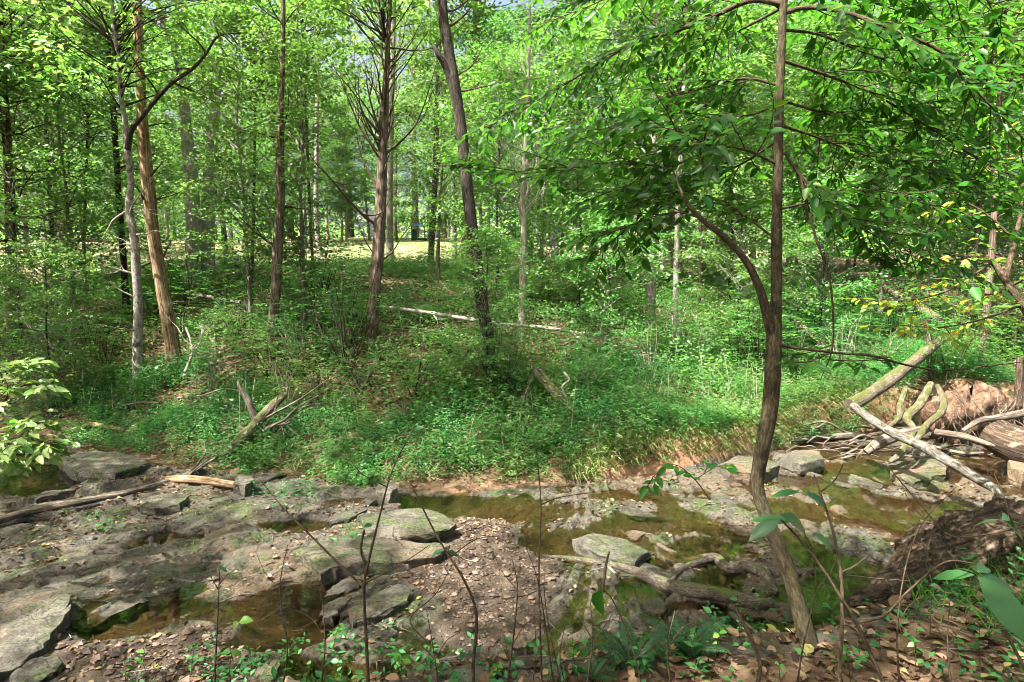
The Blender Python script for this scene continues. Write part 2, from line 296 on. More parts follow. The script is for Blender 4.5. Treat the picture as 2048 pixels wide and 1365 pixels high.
def water_mat():
    m, t, out = new_mat('shallow brown water'); P = geo_pos(t)
    n = noise(t, P, 3.0, 3, 0.5); b = t.nodes.new('ShaderNodeBump'); b.inputs['Strength'].default_value = 0.06; b.inputs['Distance'].default_value = 0.05; t.links.new(n, b.inputs['Height'])
    fr = t.nodes.new('ShaderNodeFresnel'); fr.inputs[0].default_value = 1.7; t.links.new(b.outputs[0], fr.inputs['Normal'])
    gl = t.nodes.new('ShaderNodeBsdfGlossy'); gl.inputs['Roughness'].default_value = 0.03; t.links.new(b.outputs[0], gl.inputs['Normal'])
    tr = t.nodes.new('ShaderNodeBsdfTransparent'); tr.inputs[0].default_value = (0.82, 0.735, 0.57, 1)
    mx = t.nodes.new('ShaderNodeMixShader'); t.links.new(fr.outputs[0], mx.inputs[0]); t.links.new(tr.outputs[0], mx.inputs[1]); t.links.new(gl.outputs[0], mx.inputs[2])
    t.links.new(mx.outputs[0], out.inputs[0]); return m
M['water'] = water_mat()
M['pebble'] = leaf_mat('pebble', [(0, (0.022, 0.015, 0.009)), (0.35, (0.06, 0.04, 0.023)), (0.7, (0.105, 0.07, 0.043)), (0.93, (0.19, 0.15, 0.105)), (1, (0.05, 0.048, 0.042))], 0.0, 1.0, 0.6, 0.4)
M['green_paint'] = flat_mat('dark green paint', (0.01, 0.035, 0.025), (0.015, 0.05, 0.035), 4, 0.5)
M['blue_paint'] = flat_mat('blue paint', (0.06, 0.16, 0.3), (0.09, 0.22, 0.38), 4, 0.5)

# ------------------------------------------------------------------ mesh collecting
class MB:
    def __init__(s): s.v = []; s.t = []; s.r = []; s.f = []; s.mi = []; s.n = 0
    def add(s, V, F, tube=None, rnd=None, mi=0):
        V = np.asarray(V, np.float32).reshape(-1, 3); F = np.asarray(F, np.int64)
        s.v.append(V); s.t.append(np.zeros_like(V) if tube is None else np.asarray(tube, np.float32))
        s.r.append(np.zeros(len(V), np.float32) if rnd is None else np.asarray(rnd, np.float32))
        s.f.append(F + s.n); s.mi.append(np.full(len(F), mi, np.int32)); s.n += len(V); return s
    def mesh(s, name, mats, smooth=True, extra=None):
        me = bpy.data.meshes.new(name)
        V = np.concatenate(s.v); me.vertices.add(len(V)); me.vertices.foreach_set('co', V.ravel())
        loops = np.concatenate([f.ravel() for f in s.f]); sizes = np.concatenate([np.full(len(f), f.shape[1]) for f in s.f])
        me.loops.add(len(loops)); me.loops.foreach_set('vertex_index', loops.astype(np.int32))
        me.polygons.add(len(sizes)); st = np.zeros(len(sizes), np.int32); st[1:] = np.cumsum(sizes)[:-1]
        me.polygons.foreach_set('loop_start', st)
        me.polygons.foreach_set('material_index', np.concatenate(s.mi))
        me.polygons.foreach_set('use_smooth', np.full(len(sizes), smooth))
        a = me.attributes.new('tube', 'FLOAT_VECTOR', 'POINT'); a.data.foreach_set('vector', np.concatenate(s.t).ravel())
        a = me.attributes.new('rnd', 'FLOAT', 'POINT'); a.data.foreach_set('value', np.concatenate(s.r))
        for k, val in (extra or {}).items():
            a = me.attributes.new(k, 'FLOAT', 'POINT'); a.data.foreach_set('value', np.asarray(val, np.float32))
        for m in (mats if isinstance(mats, (list, tuple)) else [mats]): me.materials.append(m)
        me.update(calc_edges=True); return me
    def build(s, name, mats, parent=None, loc=(0, 0, 0), smooth=True, extra=None):
        return link(name, s.mesh(name, mats, smooth, extra), parent, loc)
def link(name, data, parent=None, loc=(0, 0, 0)):
    o = bpy.data.objects.new(name, data); COL.objects.link(o); o.location = loc
    if parent is not None: o.parent = parent
    return o
def tag(o, label=None, cat=None, group=None, kind=None):
    for k, val in (('label', label), ('category', cat), ('group', group), ('kind', kind)):
        if val: o[k] = val
    return o
def empty(name, loc=(0, 0, 0), rz=0.0, sc=1.0):
    o = bpy.data.objects.new(name, None); COL.objects.link(o); o.location = loc; o.rotation_euler = (0, 0, rz); o.scale = (sc, sc, sc); o.empty_display_size = 0.2; return o

def smooth_path(pts, per=6):
    P = np.asarray(pts, float); n = len(P)
    if n < 3: return np.array([P[0] + (P[-1] - P[0]) * k for k in np.linspace(0, 1, per + 1)])
    Q = np.vstack([2 * P[0] - P[1], P, 2 * P[-1] - P[-2]]); out = []
    for i in range(1, n):
        p0, p1, p2, p3 = Q[i - 1], Q[i], Q[i + 1], Q[i + 2]
        for k in range(per):
            t = k / per
            out.append(0.5 * ((2 * p1) + (-p0 + p2) * t + (2 * p0 - 5 * p1 + 4 * p2 - p3) * t * t + (-p0 + 3 * p1 - 3 * p2 + p3) * t ** 3))
    out.append(P[-1]); return np.array(out)
def tube(mb, pts, rad, sides=8, per=5, rough=0.0, flute=0.0, seed=0, cap=True, mi=0, flat=1.0, rfreq=3.0):
    """a tapered, slightly irregular round bar along pts; rad: one radius per point."""
    R4 = np.column_stack([np.asarray(pts, float), np.asarray(rad, float)])
    Q = smooth_path(R4, per); P = Q[:, :3]; r = np.maximum(Q[:, 3], 0.0008)
    T = np.gradient(P, axis=0); T /= np.linalg.norm(T, axis=1)[:, None] + 1e-9
    ref = np.array([0.0, 1.0, 0.0]) if abs(T[:, 2]).mean() > 0.7 else np.array([0.0, 0, 1])
    A = np.cross(T, ref); A /= np.linalg.norm(A, axis=1)[:, None] + 1e-9; B = np.cross(T, A)
    L = np.concatenate([[0], np.cumsum(np.linalg.norm(np.diff(P, axis=0), axis=1))])
    a = np.linspace(0, 2 * np.pi, sides, endpoint=False)
    rr = np.repeat(r[:, None], sides, 1)
    if rough: rr = rr * (1 + rough * fbm(np.cos(a)[None] * 1.3 + np.sin(a)[None] * 0.7 + seed, L[:, None] * rfreq + np.sin(a)[None] * rfreq / 3, seed, 4 if rfreq > 3 else 3))
    if flute: rr = rr * (1 + flute * (fbm(a[None] * 2.2 + seed * 3 + 0 * L[:, None], L[:, None] * 0.35 + 3 * np.sin(a)[None], seed + 5, 3)))
    V = P[:, None] + rr[..., None] * (np.cos(a)[None, :, None] * A[:, None] + np.sin(a)[None, :, None] * B[:, None] * flat)
    tb = np.stack([rr * np.cos(a)[None] + seed, rr * np.sin(a)[None], np.repeat(L[:, None], sides, 1) + seed * 1.7], -1)
    n, m = V.shape[:2]; idx = np.arange(n * m).reshape(n, m)
    F = np.stack([idx[:-1], np.roll(idx[:-1], -1, 1), np.roll(idx[1:], -1, 1), idx[1:]], -1).reshape(-1, 4)
    mb.add(V, F, tb.reshape(-1, 3), np.full(n * m, 0.5), mi)
    if cap:
        for ring, c, k in ((V[0], P[0], 0), (V[-1], P[-1], 1)):
            CV = np.vstack([ring, c[None]]); j = np.arange(m)
            CF = np.stack([j, np.full(m, m), np.roll(j, -1)] if k == 0 else [np.roll(j, -1), np.full(m, m), j], -1)
            mb.add(CV, CF, np.column_stack([CV[:, 0] * 3, CV[:, 1] * 3, CV[:, 2] * 3]), np.full(m + 1, 0.5), mi)
    return P, r
def norm(a): return a / (np.linalg.norm(a, axis=-1, keepdims=True) + 1e-9)
def leaves(mb, P, D, N, L, W, rnd=None, shape='d', mi=0, fold=0.12, curl=0.10):
    n = len(P); P = np.asarray(P, float); D = norm(np.asarray(D, float)); Sd = norm(np.cross(D, N)); N = np.cross(Sd, D)
    L = np.broadcast_to(L, n)[:, None]; W = np.broadcast_to(W, n)[:, None]
    rnd = rng.random(n) if rnd is None else rnd
    def pt(a, s, h): return P + D * L * a + Sd * W * s + N * (W * h)
    if shape == 'd':
        V = np.stack([P, pt(.42, .5, fold), pt(1, 0, -curl), pt(.42, -.5, fold)], 1); k = 4
        F = np.array([[0, 1, 2], [0, 2, 3]])
    elif shape == 'o':
        V = np.stack([P, pt(.28, .46, fold), pt(.66, .38, fold * .8 - curl * .5), pt(1, 0, -curl * 2), pt(.66, -.38, fold * .8 - curl * .5), pt(.28, -.46, fold)], 1); k = 6
        F = np.array([[0, 1, 2, 3], [0, 3, 4, 5]])
    else:                                               # 'b' big leaf with a midrib and a wavy edge
        V = np.stack([P, pt(.12, .2, .05), pt(.33, .47, fold), pt(.6, .5, fold - curl * .4), pt(.84, .27, -curl), pt(1, 0, -curl * 2.2), pt(.84, -.27, -curl), pt(.6, -.5, fold - curl * .4), pt(.33, -.47, fold), pt(.12, -.2, .05), pt(.33, 0, 0), pt(.6, 0, -curl * .6), pt(.84, 0, -curl * 1.4)], 1); k = 13
        F = np.array([[0, 1, 2, 10], [10, 2, 3, 11], [11, 3, 4, 12], [12, 4, 5, 5], [0, 10, 8, 9], [10, 11, 7, 8], [11, 12, 6, 7], [12, 5, 5, 6]])
        tri = np.array([[12, 4, 5], [12, 5, 6]]); F = F[[0, 1, 2, 4, 5, 6]]
        base = (np.arange(n) * k)[:, None, None]
        mb.add(V.reshape(-1, 3), (F[None] + base).reshape(-1, 4), None, np.repeat(rnd, k), mi)
        s0 = mb.n - n * k; mb.f.append((tri[None] + base).reshape(-1, 3) + s0); mb.mi.append(np.full(n * 2, mi, np.int32)); return
    base = (np.arange(n) * k)[:, None, None]
    mb.add(V.reshape(-1, 3), (F[None] + base).reshape(-1, F.shape[1]), None, np.repeat(rnd, k), mi)

# ------------------------------------------------------------------ the ground: one grid, three surfaces
def axis(fine0, fine1, step, lo, hi, growth):
    a = list(np.arange(fine0, fine1, step)); s = step
    while a[-1] < hi: s *= growth; a.append(a[-1] + s)
    s = step; b = [fine0]
    while b[-1] > lo: s *= growth; b.append(b[-1] - s)
    return np.array(b[:0:-1] + a)
gx = axis(-6.6, 7.2, 0.032, -220, 220, 1.075)
gy = axis(2.2, 9.3, 0.032, -60, 300, 1.05)
GX, GY = np.meshgrid(gx, gy); HZ = height(GX, GY)
def ground(x, y):                                        # the ground sheet's own height
    x = np.asarray(x, float); y = np.asarray(y, float)
    i = np.clip(np.searchsorted(gx, x) - 1, 0, len(gx) - 2); j = np.clip(np.searchsorted(gy, y) - 1, 0, len(gy) - 2)
    fx = np.clip((x - gx[i]) / (gx[i + 1] - gx[i]), 0, 1); fy = np.clip((y - gy[j]) / (gy[j + 1] - gy[j]), 0, 1)
    return (HZ[j, i] * (1 - fx) + HZ[j, i + 1] * fx) * (1 - fy) + (HZ[j + 1, i] * (1 - fx) + HZ[j + 1, i + 1] * fx) * fy
def hz(x, y): return float(ground(x, y))
def hit(u, v, zoff=0.0):                                # where the line of sight meets the ground
    d = ray(u, v); t = np.linspace(1.5, 60, 2400)
    P = d[None] * t[:, None] + np.array([0, 0, CAMZ])
    g = ground(P[:, 0], P[:, 1]) + zoff
    k = np.argmax(P[:, 2] < g)
    return P[k] if P[k, 2] < g[k] else P[-1]
dfar = GY - foot_y(GX); dnear = lip_y(GX) - GY
gid = np.arange(GX.size).reshape(GX.shape)
fc = np.stack([gid[:-1, :-1], gid[:-1, 1:], gid[1:, 1:], gid[1:, :-1]], -1).reshape(-1, 4)
cdf = ((dfar[:-1, :-1] + dfar[1:, 1:]) / 2).ravel(); cdn = ((dnear[:-1, :-1] + dnear[1:, 1:]) / 2).ravel()
cx_ = ((GX[:-1, :-1] + GX[1:, 1:]) / 2).ravel(); cy_ = ((GY[:-1, :-1] + GY[1:, 1:]) / 2).ravel()
is_bed = (cdf < 0.02) & (cdn < 0.25)
is_lawn = (cdf > 9.5 + 2.0 * fbm(cx_ * 0.3, cy_ * 0.3, 5, 3)) & (cx_ < 6 + 0.3 * cy_)
gz = np.gradient(HZ, axis=0) / np.gradient(GY, axis=0)
clay = (sstep(0.45, 1.0, np.abs(gz)) * (dfar < 0.8) * (dfar > -0.3)).ravel()
clay *= np.clip(np.interp(GX.ravel(), [-3, 0, 1, 2], [0.2, .35, .8, 1]), 0, 1)
allV = np.column_stack([GX.ravel(), GY.ravel(), HZ.ravel()])
for nm, sel, mat, lab in (('creek_bed', is_bed, M['bedrock'], 'layered wet bedrock bed of the shallow creek'), ('forest_floor', ~is_bed & ~is_lawn, M['soil'], 'brown leaf strewn forest floor on both creek banks'), ('clearing_ground', is_lawn, M['lawn'], 'dry sunlit grassy clearing beyond the far bank')):
    F = fc[sel]; used, inv = np.unique(F, return_inverse=True)
    mb = MB(); mb.add(allV[used], inv.reshape(F.shape))
    o = mb.build(nm, mat, smooth=nm != 'creek_bed', extra={'clay': clay[used], 'gravel': gravel_mask(allV[used, 0], allV[used, 1])})
    tag(o, lab, kind='structure')
wx = np.linspace(-12, 14, 40); wy = np.linspace(1.5, 13, 30); WX, WY = np.meshgrid(wx, wy); wi = np.arange(WX.size).reshape(WX.shape)
wf = np.stack([wi[:-1, :-1], wi[:-1, 1:], wi[1:, 1:], wi[1:, :-1]], -1).reshape(-1, 4)
wc = WY.ravel()[wf].mean(1) - foot_y(WX.ravel()[wf].mean(1)); wn = WY.ravel()[wf].mean(1) - lip_y(WX.ravel()[wf].mean(1))
mb = MB(); mb.add(np.column_stack([WX.ravel(), WY.ravel(), np.full(WX.size, 0.007)]), wf[(wc < 0.7) & (wn > -0.7)])
tag(mb.build('creek_water', M['water']), 'still shallow brown water lying in the creek pools', kind='structure')


# ------------------------------------------------------------------ crowns: flat sprays of leaves on thin limbs
def crown_meshes(name, seed, z0, z1, rad, n_spray, per, llen, spray_r, leafm, barkm, profile='round', limb_r=0.03, droop=0.15):
    """leaf mesh and limb mesh of one crown round the local z axis."""
    g = np.random.default_rng(seed); lf = MB(); lb = MB()
    for i in range(n_spray):
        f = g.random(); z = z0 + (z1 - z0) * f
        env = {'round': math.sin(math.pi * min(1, 0.12 + 0.88 * f)) ** 0.6, 'cone': 1 - 0.75 * f, 'top': 0.35 + 0.65 * math.sin(math.pi * f)}[profile]
        a = g.random() * 2 * math.pi; r = rad * env * math.sqrt(g.uniform(0.05, 1))
        c = np.array([r * math.cos(a), r * math.sin(a), z])
        out = np.array([math.cos(a), math.sin(a), 0])
        zr = max(0.3 * z0, z - r * g.uniform(0.35, 0.8))
        if i % 2 == 0 or r > rad * 0.5:
            mid = np.array([c[0] * 0.5, c[1] * 0.5, zr + (z - zr) * g.uniform(0.5, 0.8)]) + g.normal(0, 0.06 * rad, 3)
            tube(lb, [np.array([0, 0, zr]), mid, c + out * spray_r * 0.4], [limb_r * g.uniform(0.6, 1.3), limb_r * 0.45, 0.004], 4, 4, cap=False, seed=i % 17)
        sr = spray_r * g.uniform(0.6, 1.3); n = int(per * g.uniform(0.6, 1.3))
        q = g.random(n) ** 0.5; b = g.random(n) * 2 * math.pi
        ca, sa = math.cos(a), math.sin(a); tl = g.normal(0.05, 0.28, 2)
        lx = q * np.cos(b) * sr * 1.25; ly = q * np.sin(b) * sr * 0.8
        P = np.column_stack([c[0] + lx * ca - ly * sa, c[1] + lx * sa + ly * ca, c[2] - droop * (q * sr) ** 2 / sr + g.normal(0, 0.13 * sr, n) + tl[0] * lx + tl[1] * ly])
        D = np.column_stack([np.cos(b + a), np.sin(b + a), g.normal(-0.25, 0.25, n)]) + g.normal(0, 0.5, (n, 3)) * [1, 1, 0.3]
        N = np.column_stack([g.normal(0, 0.6, n), g.normal(0, 0.6, n), np.ones(n)])
        L = llen * g.uniform(0.65, 1.25, n)
        base = g.random()
        leaves(lf, P, D, N, L, L * g.uniform(0.45, 0.7, n), rnd=np.clip(0.35 * base + 0.65 * g.random(n), 0, 1), shape='d')
    return lf.mesh(name + ' leaves', leafm), lb.mesh(name + ' limbs', barkm)
UNDER = [crown_meshes('understory crown', 100 + i, [1.1, 1.6, 2.2, 0.9, 2.6, 1.8][i], [6.0, 7.5, 9.0, 5.0, 9.5, 8.0][i], [1.9, 2.2, 2.5, 1.7, 2.6, 2.1][i], [85, 100, 110, 70, 115, 100][i], 100, 0.11, 0.55, M['leaf_under'], M['bark_grey'], 'round', 0.016) for i in range(6)]
CANOPY = [crown_meshes('canopy crown', 200 + i, [6.5, 7.5, 5.0, 9.0][i], [20, 22, 17, 24][i], [4.2, 4.6, 3.8, 4.8][i], [92, 98, 78, 98][i], 50, 0.22, 1.05, M['leaf_canopy'], M['bark_grey'], 'round', 0.045) for i in range(4)]
HIGH = [crown_meshes('high crown', 300 + i, 7.0, 13.5, 3.3, 100, 60, 0.165, 0.5, M['leaf_canopy'], M['bark_dark'], 'top', 0.024) for i in range(3)]

def plain_trunk(hgt, r, seed, lean=0.03, sides=9):
    g = np.random.default_rng(seed); mb = MB(); pts = []; n = 7
    for k in range(n):
        f = k / (n - 1); pts.append((g.normal(0, lean) * hgt * f * 0.3 + 0.02 * hgt * math.sin(f * 3 + seed), g.normal(0, lean) * hgt * f * 0.3, -0.3 + f * (hgt + 0.3)))
    rad = [r * 1.35, r * 1.02] + [r * (1 - 0.8 * k / (n - 1)) for k in range(2, n)]
    tube(mb, pts, rad, sides, 4, 0.12, 0.1, seed, cap=False); return mb
BARKS = [M['bark_grey'], M['bark_dark'], M['bark_cedar']]
SHADE = [crown_meshes('shading crown', 320 + i, 6.0, 12.0, 3.6, [175, 90, 28][i], 72, 0.15, [.5, .45, .42][i], M['leaf_canopy'], M['bark_dark'], 'top', 0.05) for i in range(3)]
UTRUNK = [plain_trunk([6, 7.4, 8.8, 5, 9.2, 7.8][i], [.05, .06, .07, .04, .075, .055][i], 10 + i).mesh('understory trunk', M['bark_grey' if i % 3 else 'bark_dark']) for i in range(6)]
CTRUNK = [plain_trunk([19, 21, 16, 23][i], [.2, .22, .17, .24][i], 30 + i, 0.02).mesh('canopy trunk', [M['bark_grey'], M['bark_dark'], M['bark_grey'], M['bark_cedar']][i]) for i in range(4)]

def standard_tree(name, x, y, kind, i, sc, rz, label, group, cat='tree'):
    t = empty(name, (x, y, hz(x, y)), rz, sc)
    cr, lb = {'u': UNDER, 'c': CANOPY, 's': SHADE}[kind][i]
    link('trunk', {'u': UTRUNK, 'c': CTRUNK, 's': CTRUNK[2:3] * 3}[kind][i], t)
    link('branches', lb, t); link('crown', cr, t)
    return tag(t, label, cat, group)

# ------------------------------------------------------------------ trees traced one by one: (u, v, width) down the photograph at depth Y
def traced_trunk(trace, Y, top=12.0, sides=14, rough=0.12, flute=0.15, seed=1, flare=1.35):
    pts, rad = [], []
    for q in trace:
        yy = q[3] if len(q) > 3 else Y
        p = at(q[0], q[1], yy); pts.append(p); rad.append(q[2] * 0.345 * np.linalg.norm(p - np.array([0, 0, CAMZ])) / math.hypot(FPX, math.hypot(q[0] - 1024, q[1] - 682)))
    b = pts[0].copy(); g = hz(b[0], b[1])
    if g < b[2]:
        b[2] = g; pts.insert(0, b - [0, 0, 0.15]); rad.insert(0, rad[0] * flare)
    d = pts[-1] - pts[-2]; d = d / np.linalg.norm(d)
    if top > pts[-1][2] + 0.5:
        d2 = d * 0.5 + np.array([0, 0, 0.5]); e = pts[-1] + d2 / d2[2] * (top - pts[-1][2]); pts.append((pts[-1] + e) / 2); rad.append(rad[-1] * 0.7); pts.append(e); rad.append(rad[-2] * 0.3)
    base = np.array([pts[0][0], pts[0][1], hz(pts[0][0], pts[0][1])])
    mb = MB(); P, r = tube(mb, np.array(pts) - base, rad, sides, 8, rough, flute, seed, cap=True)
    return mb, base, P + base, r
def twiggy(mb, P0, d, length, r, g, depth=2, bend=0.25, up=0.15, sides=5, tips=None):
    """a crooked branch with side twigs"""
    n = 5; pts = [np.array(P0, float)]; d = np.array(d, float); d /= np.linalg.norm(d)
    for k in range(n):
        d = d + g.normal(0, bend, 3) * 0.6 + np.array([0, 0, up * 0.3]); d /= np.linalg.norm(d); pts.append(pts[-1] + d * length / n)
    tube(mb, pts, [r * (1 - 0.85 * k / n) for k in range(n + 1)], sides, 3, 0.1, 0, int(g.integers(1, 90)), cap=False)
    if tips is not None: tips.append((pts[-1], d))
    if depth > 0:
        for k in range(int(g.integers(2, 5))):
            j = int(g.integers(1, n)); dd = d + g.normal(0, 0.7, 3)
            twiggy(mb, pts[j], dd, length * g.uniform(0.3, 0.6), r * (1 - 0.85 * j / n) * 0.6, g, depth - 1, bend, up, max(3, sides - 1), tips)
    return pts
def high_crown(t, base, top_xy, i, sc, dz=0.0):
    cr, lb = HIGH[i]
    for nm, dd in (('branches', lb), ('crown', cr)):
        o = link(nm, dd, t, (top_xy[0] - base[0], top_xy[1] - base[1], dz)); o.scale = (sc, sc, sc); o.rotation_euler = (0, 0, i * 1.3 + base[0])
def traced_tree(name, trace, Y, mat, label, top=13, seed=1, flute=0.15, rough=0.12, n_dead=0, dead_len=1.0, dead_mat=None, zlo=2.5, zhi=5.5, up=0.3, crown=None, csc=1.0, group=None, side=None, depth=2, cat='tree', cz=0.0, coff=None):
    mb, base, P, r = traced_trunk(trace, Y, top, 14, rough, flute, seed)
    t = empty(name, tuple(base)); mb.build('trunk', mat, t)
    g = np.random.default_rng(seed * 7 + 1)
    if n_dead:
        db = MB(); ok = [k for k in range(len(P)) if zlo < P[k][2] < zhi]
        for i in range(n_dead):
            k = ok[int(g.integers(0, len(ok)))]; a = g.random() * 6.283
            d = np.array([math.cos(a), 0.6 * math.sin(a), g.normal(0.2, 0.25) + up]);
            if side: d[0] = abs(d[0]) * side
            twiggy(db, P[k] - base, d, dead_len * g.uniform(0.5, 1.3), min(r[k] * 0.35, 0.028) * g.uniform(0.5, 1.1), g, depth, 0.3, up)
        db.build('dead_branches', dead_mat or mat, t)
    if crown is not None:
        cxy = P[-1][:2] * 0.6 + base[:2] * 0.4
        if coff is not None:                            # unseen crown set out over the creek to shade the bank, on one bough
            k = int(np.argmin(abs(P[:, 2] - 7.7))); cxy = P[k][:2] + np.array(coff); e = np.array([cxy[0], cxy[1], 0]); bb = MB()
            tube(bb, [P[k] - base, (P[k] + np.array([cxy[0], cxy[1], 9.0])) / 2 - base + [0, 0, .4], e + [0, 0, 9.4] - base, e + [0, 0, 12.5] - base], [r[k] * .8, r[k] * .6, r[k] * .5, r[k] * .15], 8, 5, .1, 0, seed); bb.build('added_bough', mat, t)
        high_crown(t, base, cxy, crown, csc, cz)
    return tag(t, label, cat, group), base, P, r

T = {}
T['snag'] = traced_tree('cedar_snag', [(346, 705, 46), (336, 640, 40), (320, 555, 36), (306, 470, 34), (296, 380, 33), (288, 300, 31), (282, 200, 27), (278, 90, 25), (276, 0, 23)], 11, M['wood_bare'], 'leaning barkless tan cedar snag with reddish streaks on the far bank', 9, 3, 0.28, 0.10, 12, 0.7, M['bark_twig'], 2.2, 6.0, 0.1, None)[0]
tr, base, P, r = traced_tree('crooked_tree', [(275, 705, 27), (276, 620, 24), (272, 540, 24), (268, 470, 22), (258, 420, 21), (262, 360, 18), (256, 310, 20), (252, 275, 17), (250, 240, 14), (242, 190, 13), (236, 120, 12), (228, 60, 11), (224, 0, 10)], 10.4, M['bark_slim'], 'slim crooked pale-barked tree with an arching dark limb, just beside the barkless snag', 10, 5, 0.05, 0.16, 9, 0.9, M['twig_pale'], 1.4, 3.6, 0.0, 1, 0.7)
lm = MB(); cur = [at(u, v, 10.3 - k * 0.06) - base for k, (u, v) in enumerate([(255, 300), (262, 262), (285, 232), (318, 192), (345, 165), (385, 138), (412, 108), (438, 72), (490, 66)])]
tube(lm, cur, [.05, .046, .04, .034, .03, .026, .02, .014, .008], 8, 5, 0.1, 0, 4); g = np.random.default_rng(4)
for k in (3, 4, 5, 6, 7): twiggy(lm, cur[k], (g.normal(0, 1), g.normal(0, .5), g.normal(.3, .5)), 1.0, 0.018, g, 2)
lm.build('limb', M['bark_dark'], tr)
T['twinA'], base, P, r = traced_tree('oak_tree', [(387, 560, 46), (386, 500, 40), (386, 430, 39), (382, 350, 38), (373, 260, 31), (362, 150, 24), (345, 80, 20), (320, 20, 17)], 17, M['bark_grey_lit'], 'stout grey-barked tree leaning outward, left stem of the close pair behind the snag', 16, 7, 0.10, 0.08, 6, 1.6, None, 5, 9, 0.3, 0, 1.3, cz=2)
T['twinB'] = traced_tree('oak_tree', [(414, 540, 44), (415, 470, 38), (416, 400, 36), (422, 310, 32), (429, 230, 27), (434, 160, 21), (438, 100, 17), (441, 40, 14)], 17.4, M['bark_grey_lit'], 'stout grey-barked upright tree, right stem of the close pair behind the snag', 16, 8, 0.10, 0.08, 5, 1.6, None, 5, 9, 0.3, 1, 1.25, cz=2)
T['cedarA'] = traced_tree('cedar_tree', [(545, 690, 36), (551, 600, 32), (556, 500, 30), (560, 400, 27), (560, 290, 21), (563, 190, 16), (566, 80, 13), (566, 0, 12)], 11.5, M['bark_cedar'], 'straight dark shaggy-barked cedar trunk between the grey pair and the clearing', 11, 9, 0.3, 0.12, 12, 1.0, M['bark_twig'], 2.6, 7, 0.2, 2, 0.8, coff=(-2.6, -4.6))
T['cedarB'] = traced_tree('cedar_tree', [(738, 750, 34), (746, 650, 31), (752, 560, 31), (758, 470, 31), (764, 340, 27), (768, 240, 24), (774, 130, 16), (778, 30, 12), (780, 0, 12)], 11, M['bark_cedar'], 'fluted cedar trunk with upswept bare branches in front of the clearing', 11, 11, 0.34, 0.12, 30, 1.5, M['bark_twig'], 2.6, 6.4, 0.7, 0, 0.8)
T['lean'], base, P, r = traced_tree('leaning_tree', [(978, 690, 38), (966, 620, 36), (950, 500, 34), (936, 390, 32), (924, 270, 32), (907, 160, 31), (892, 70, 30), (884, 0, 28)], 9.5, M['bark_dark'], 'tall dark trunk leaning to one side with a short broken stub high up', 12, 13, 0.08, 0.10, 5, 1.3, M['bark_twig'], 3.5, 7, 0.3, 1, 0.78, coff=(-2.6, -3.2))
sb = MB(); tube(sb, [at(902, 165, 9.5) - base, at(890, 130, 9.45) - base, at(876, 108, 9.4) - base, at(869, 90, 9.4) - base], [.06, .055, .045, .025], 9, 5, .15, 0, 3); sb.build('broken_stub', M['bark_dark'], T['lean'])
T['dead'] = traced_tree('dead_tree', [(1043, 655, 22), (1045, 560, 19), (1047, 470, 17), (1045, 400, 16), (1050, 310, 13), (1055, 210, 10), (1058, 110, 8), (1060, 0, 6)], 12, M['twig_pale'], 'pale dead slender tree with fine bare upswept branches right of the leaning trunk', 9, 15, 0.1, 0.1, 46, 1.3, M['twig_pale'], 3.4, 8.2, 0.75)[0]
T['grey'] = traced_tree('tall_tree', [(1300, 665, 31), (1302, 560, 29), (1303, 450, 28), (1305, 330, 25), (1308, 220, 22), (1312, 100, 19), (1316, 0, 18)], 14, M['bark_slim'], 'straight pale grey trunk of middling girth behind the near sapling\'s leaves', 14, 17, 0.2, 0.08, 8, 1.0, None, 4, 8, 0.2, 2, 1.1)[0]
T['slimR'] = traced_tree('slim_tree', [(1348, 690, 17), (1352, 560, 16), (1355, 450, 16), (1360, 340, 14), (1366, 250, 12), (1370, 100, 10)], 13, M['bark_slim'], 'slim pale trunk close beside the straight grey trunk', 10, 19, 0.08, 0.12, 6, 0.7, None, 3, 6, .2, 0, .6)[0]
T['slimR2'] = traced_tree('slim_tree', [(1396, 645, 13), (1399, 560, 12), (1401, 470, 11), (1402, 400, 10), (1410, 200, 8)], 14.5, M['bark_cedar'], 'thin brown trunk between the slim pale trunk and the near sapling', 9, 21, 0.08, 0.12, 4, .7, None, 3, 6, .2, 1, .55)[0]
T['edgeL'] = traced_tree('cedar_tree', [(24, 600, 30), (22, 510, 27), (20, 420, 25), (15, 300, 22), (9, 180, 17), (4, 80, 13), (2, 0, 12)], 13, M['bark_cedar'], 'brown cedar trunk with long drooping bare branches at the photograph\'s left edge', 11, 23, 0.25, 0.12, 34, 2.0, M['bark_twig'], 2.8, 8, 0.05, 1, 0.8, side=1)[0]
T['bgL1'] = traced_tree('slender_tree', [(250, 570, 19), (244, 480, 17), (236, 370, 16), (228, 240, 15), (218, 120, 13), (212, 0, 11)], 15, M['bark_dark'], 'dark slender trunk rising just behind the crooked pale tree', 13, 25, 0.08, 0.1, 6, 1.0, None, 4, 8, .2, 2, .9)[0]
T['bgL2'] = traced_tree('slender_tree', [(108, 540, 15), (103, 460, 13), (99, 380, 12), (92, 250, 11), (88, 100, 9)], 16, M['bark_dark'], 'dark slender trunk second from the left edge cedar', 12, 27, 0.08, 0.1, 5, 1.0, None, 4, 8, .2, 0, .8)[0]
T['bgL3'] = traced_tree('slender_tree', [(168, 500, 9), (170, 420, 8), (173, 330, 8), (176, 200, 7)], 16.5, M['bark_dark'], 'very thin dark trunk midway between the left edge cedar and the crooked tree', 10, 29, 0.05, 0.1, 5, .9, None, 3.5, 7, .2, 1, .6)[0]
T['mid1'] = traced_tree('clearing_tree', [(862, 510, 19), (866, 440, 17), (871, 330, 17), (874, 220, 15), (878, 100, 11), (880, 0, 9)], 22, M['bark_dark'], 'dark trunk standing in the clearing behind the leaning tree', 18, 31, 0.06, 0.08, 4, 1.4, None, 6, 11, .3, 0, 1.3, cz=3)[0]
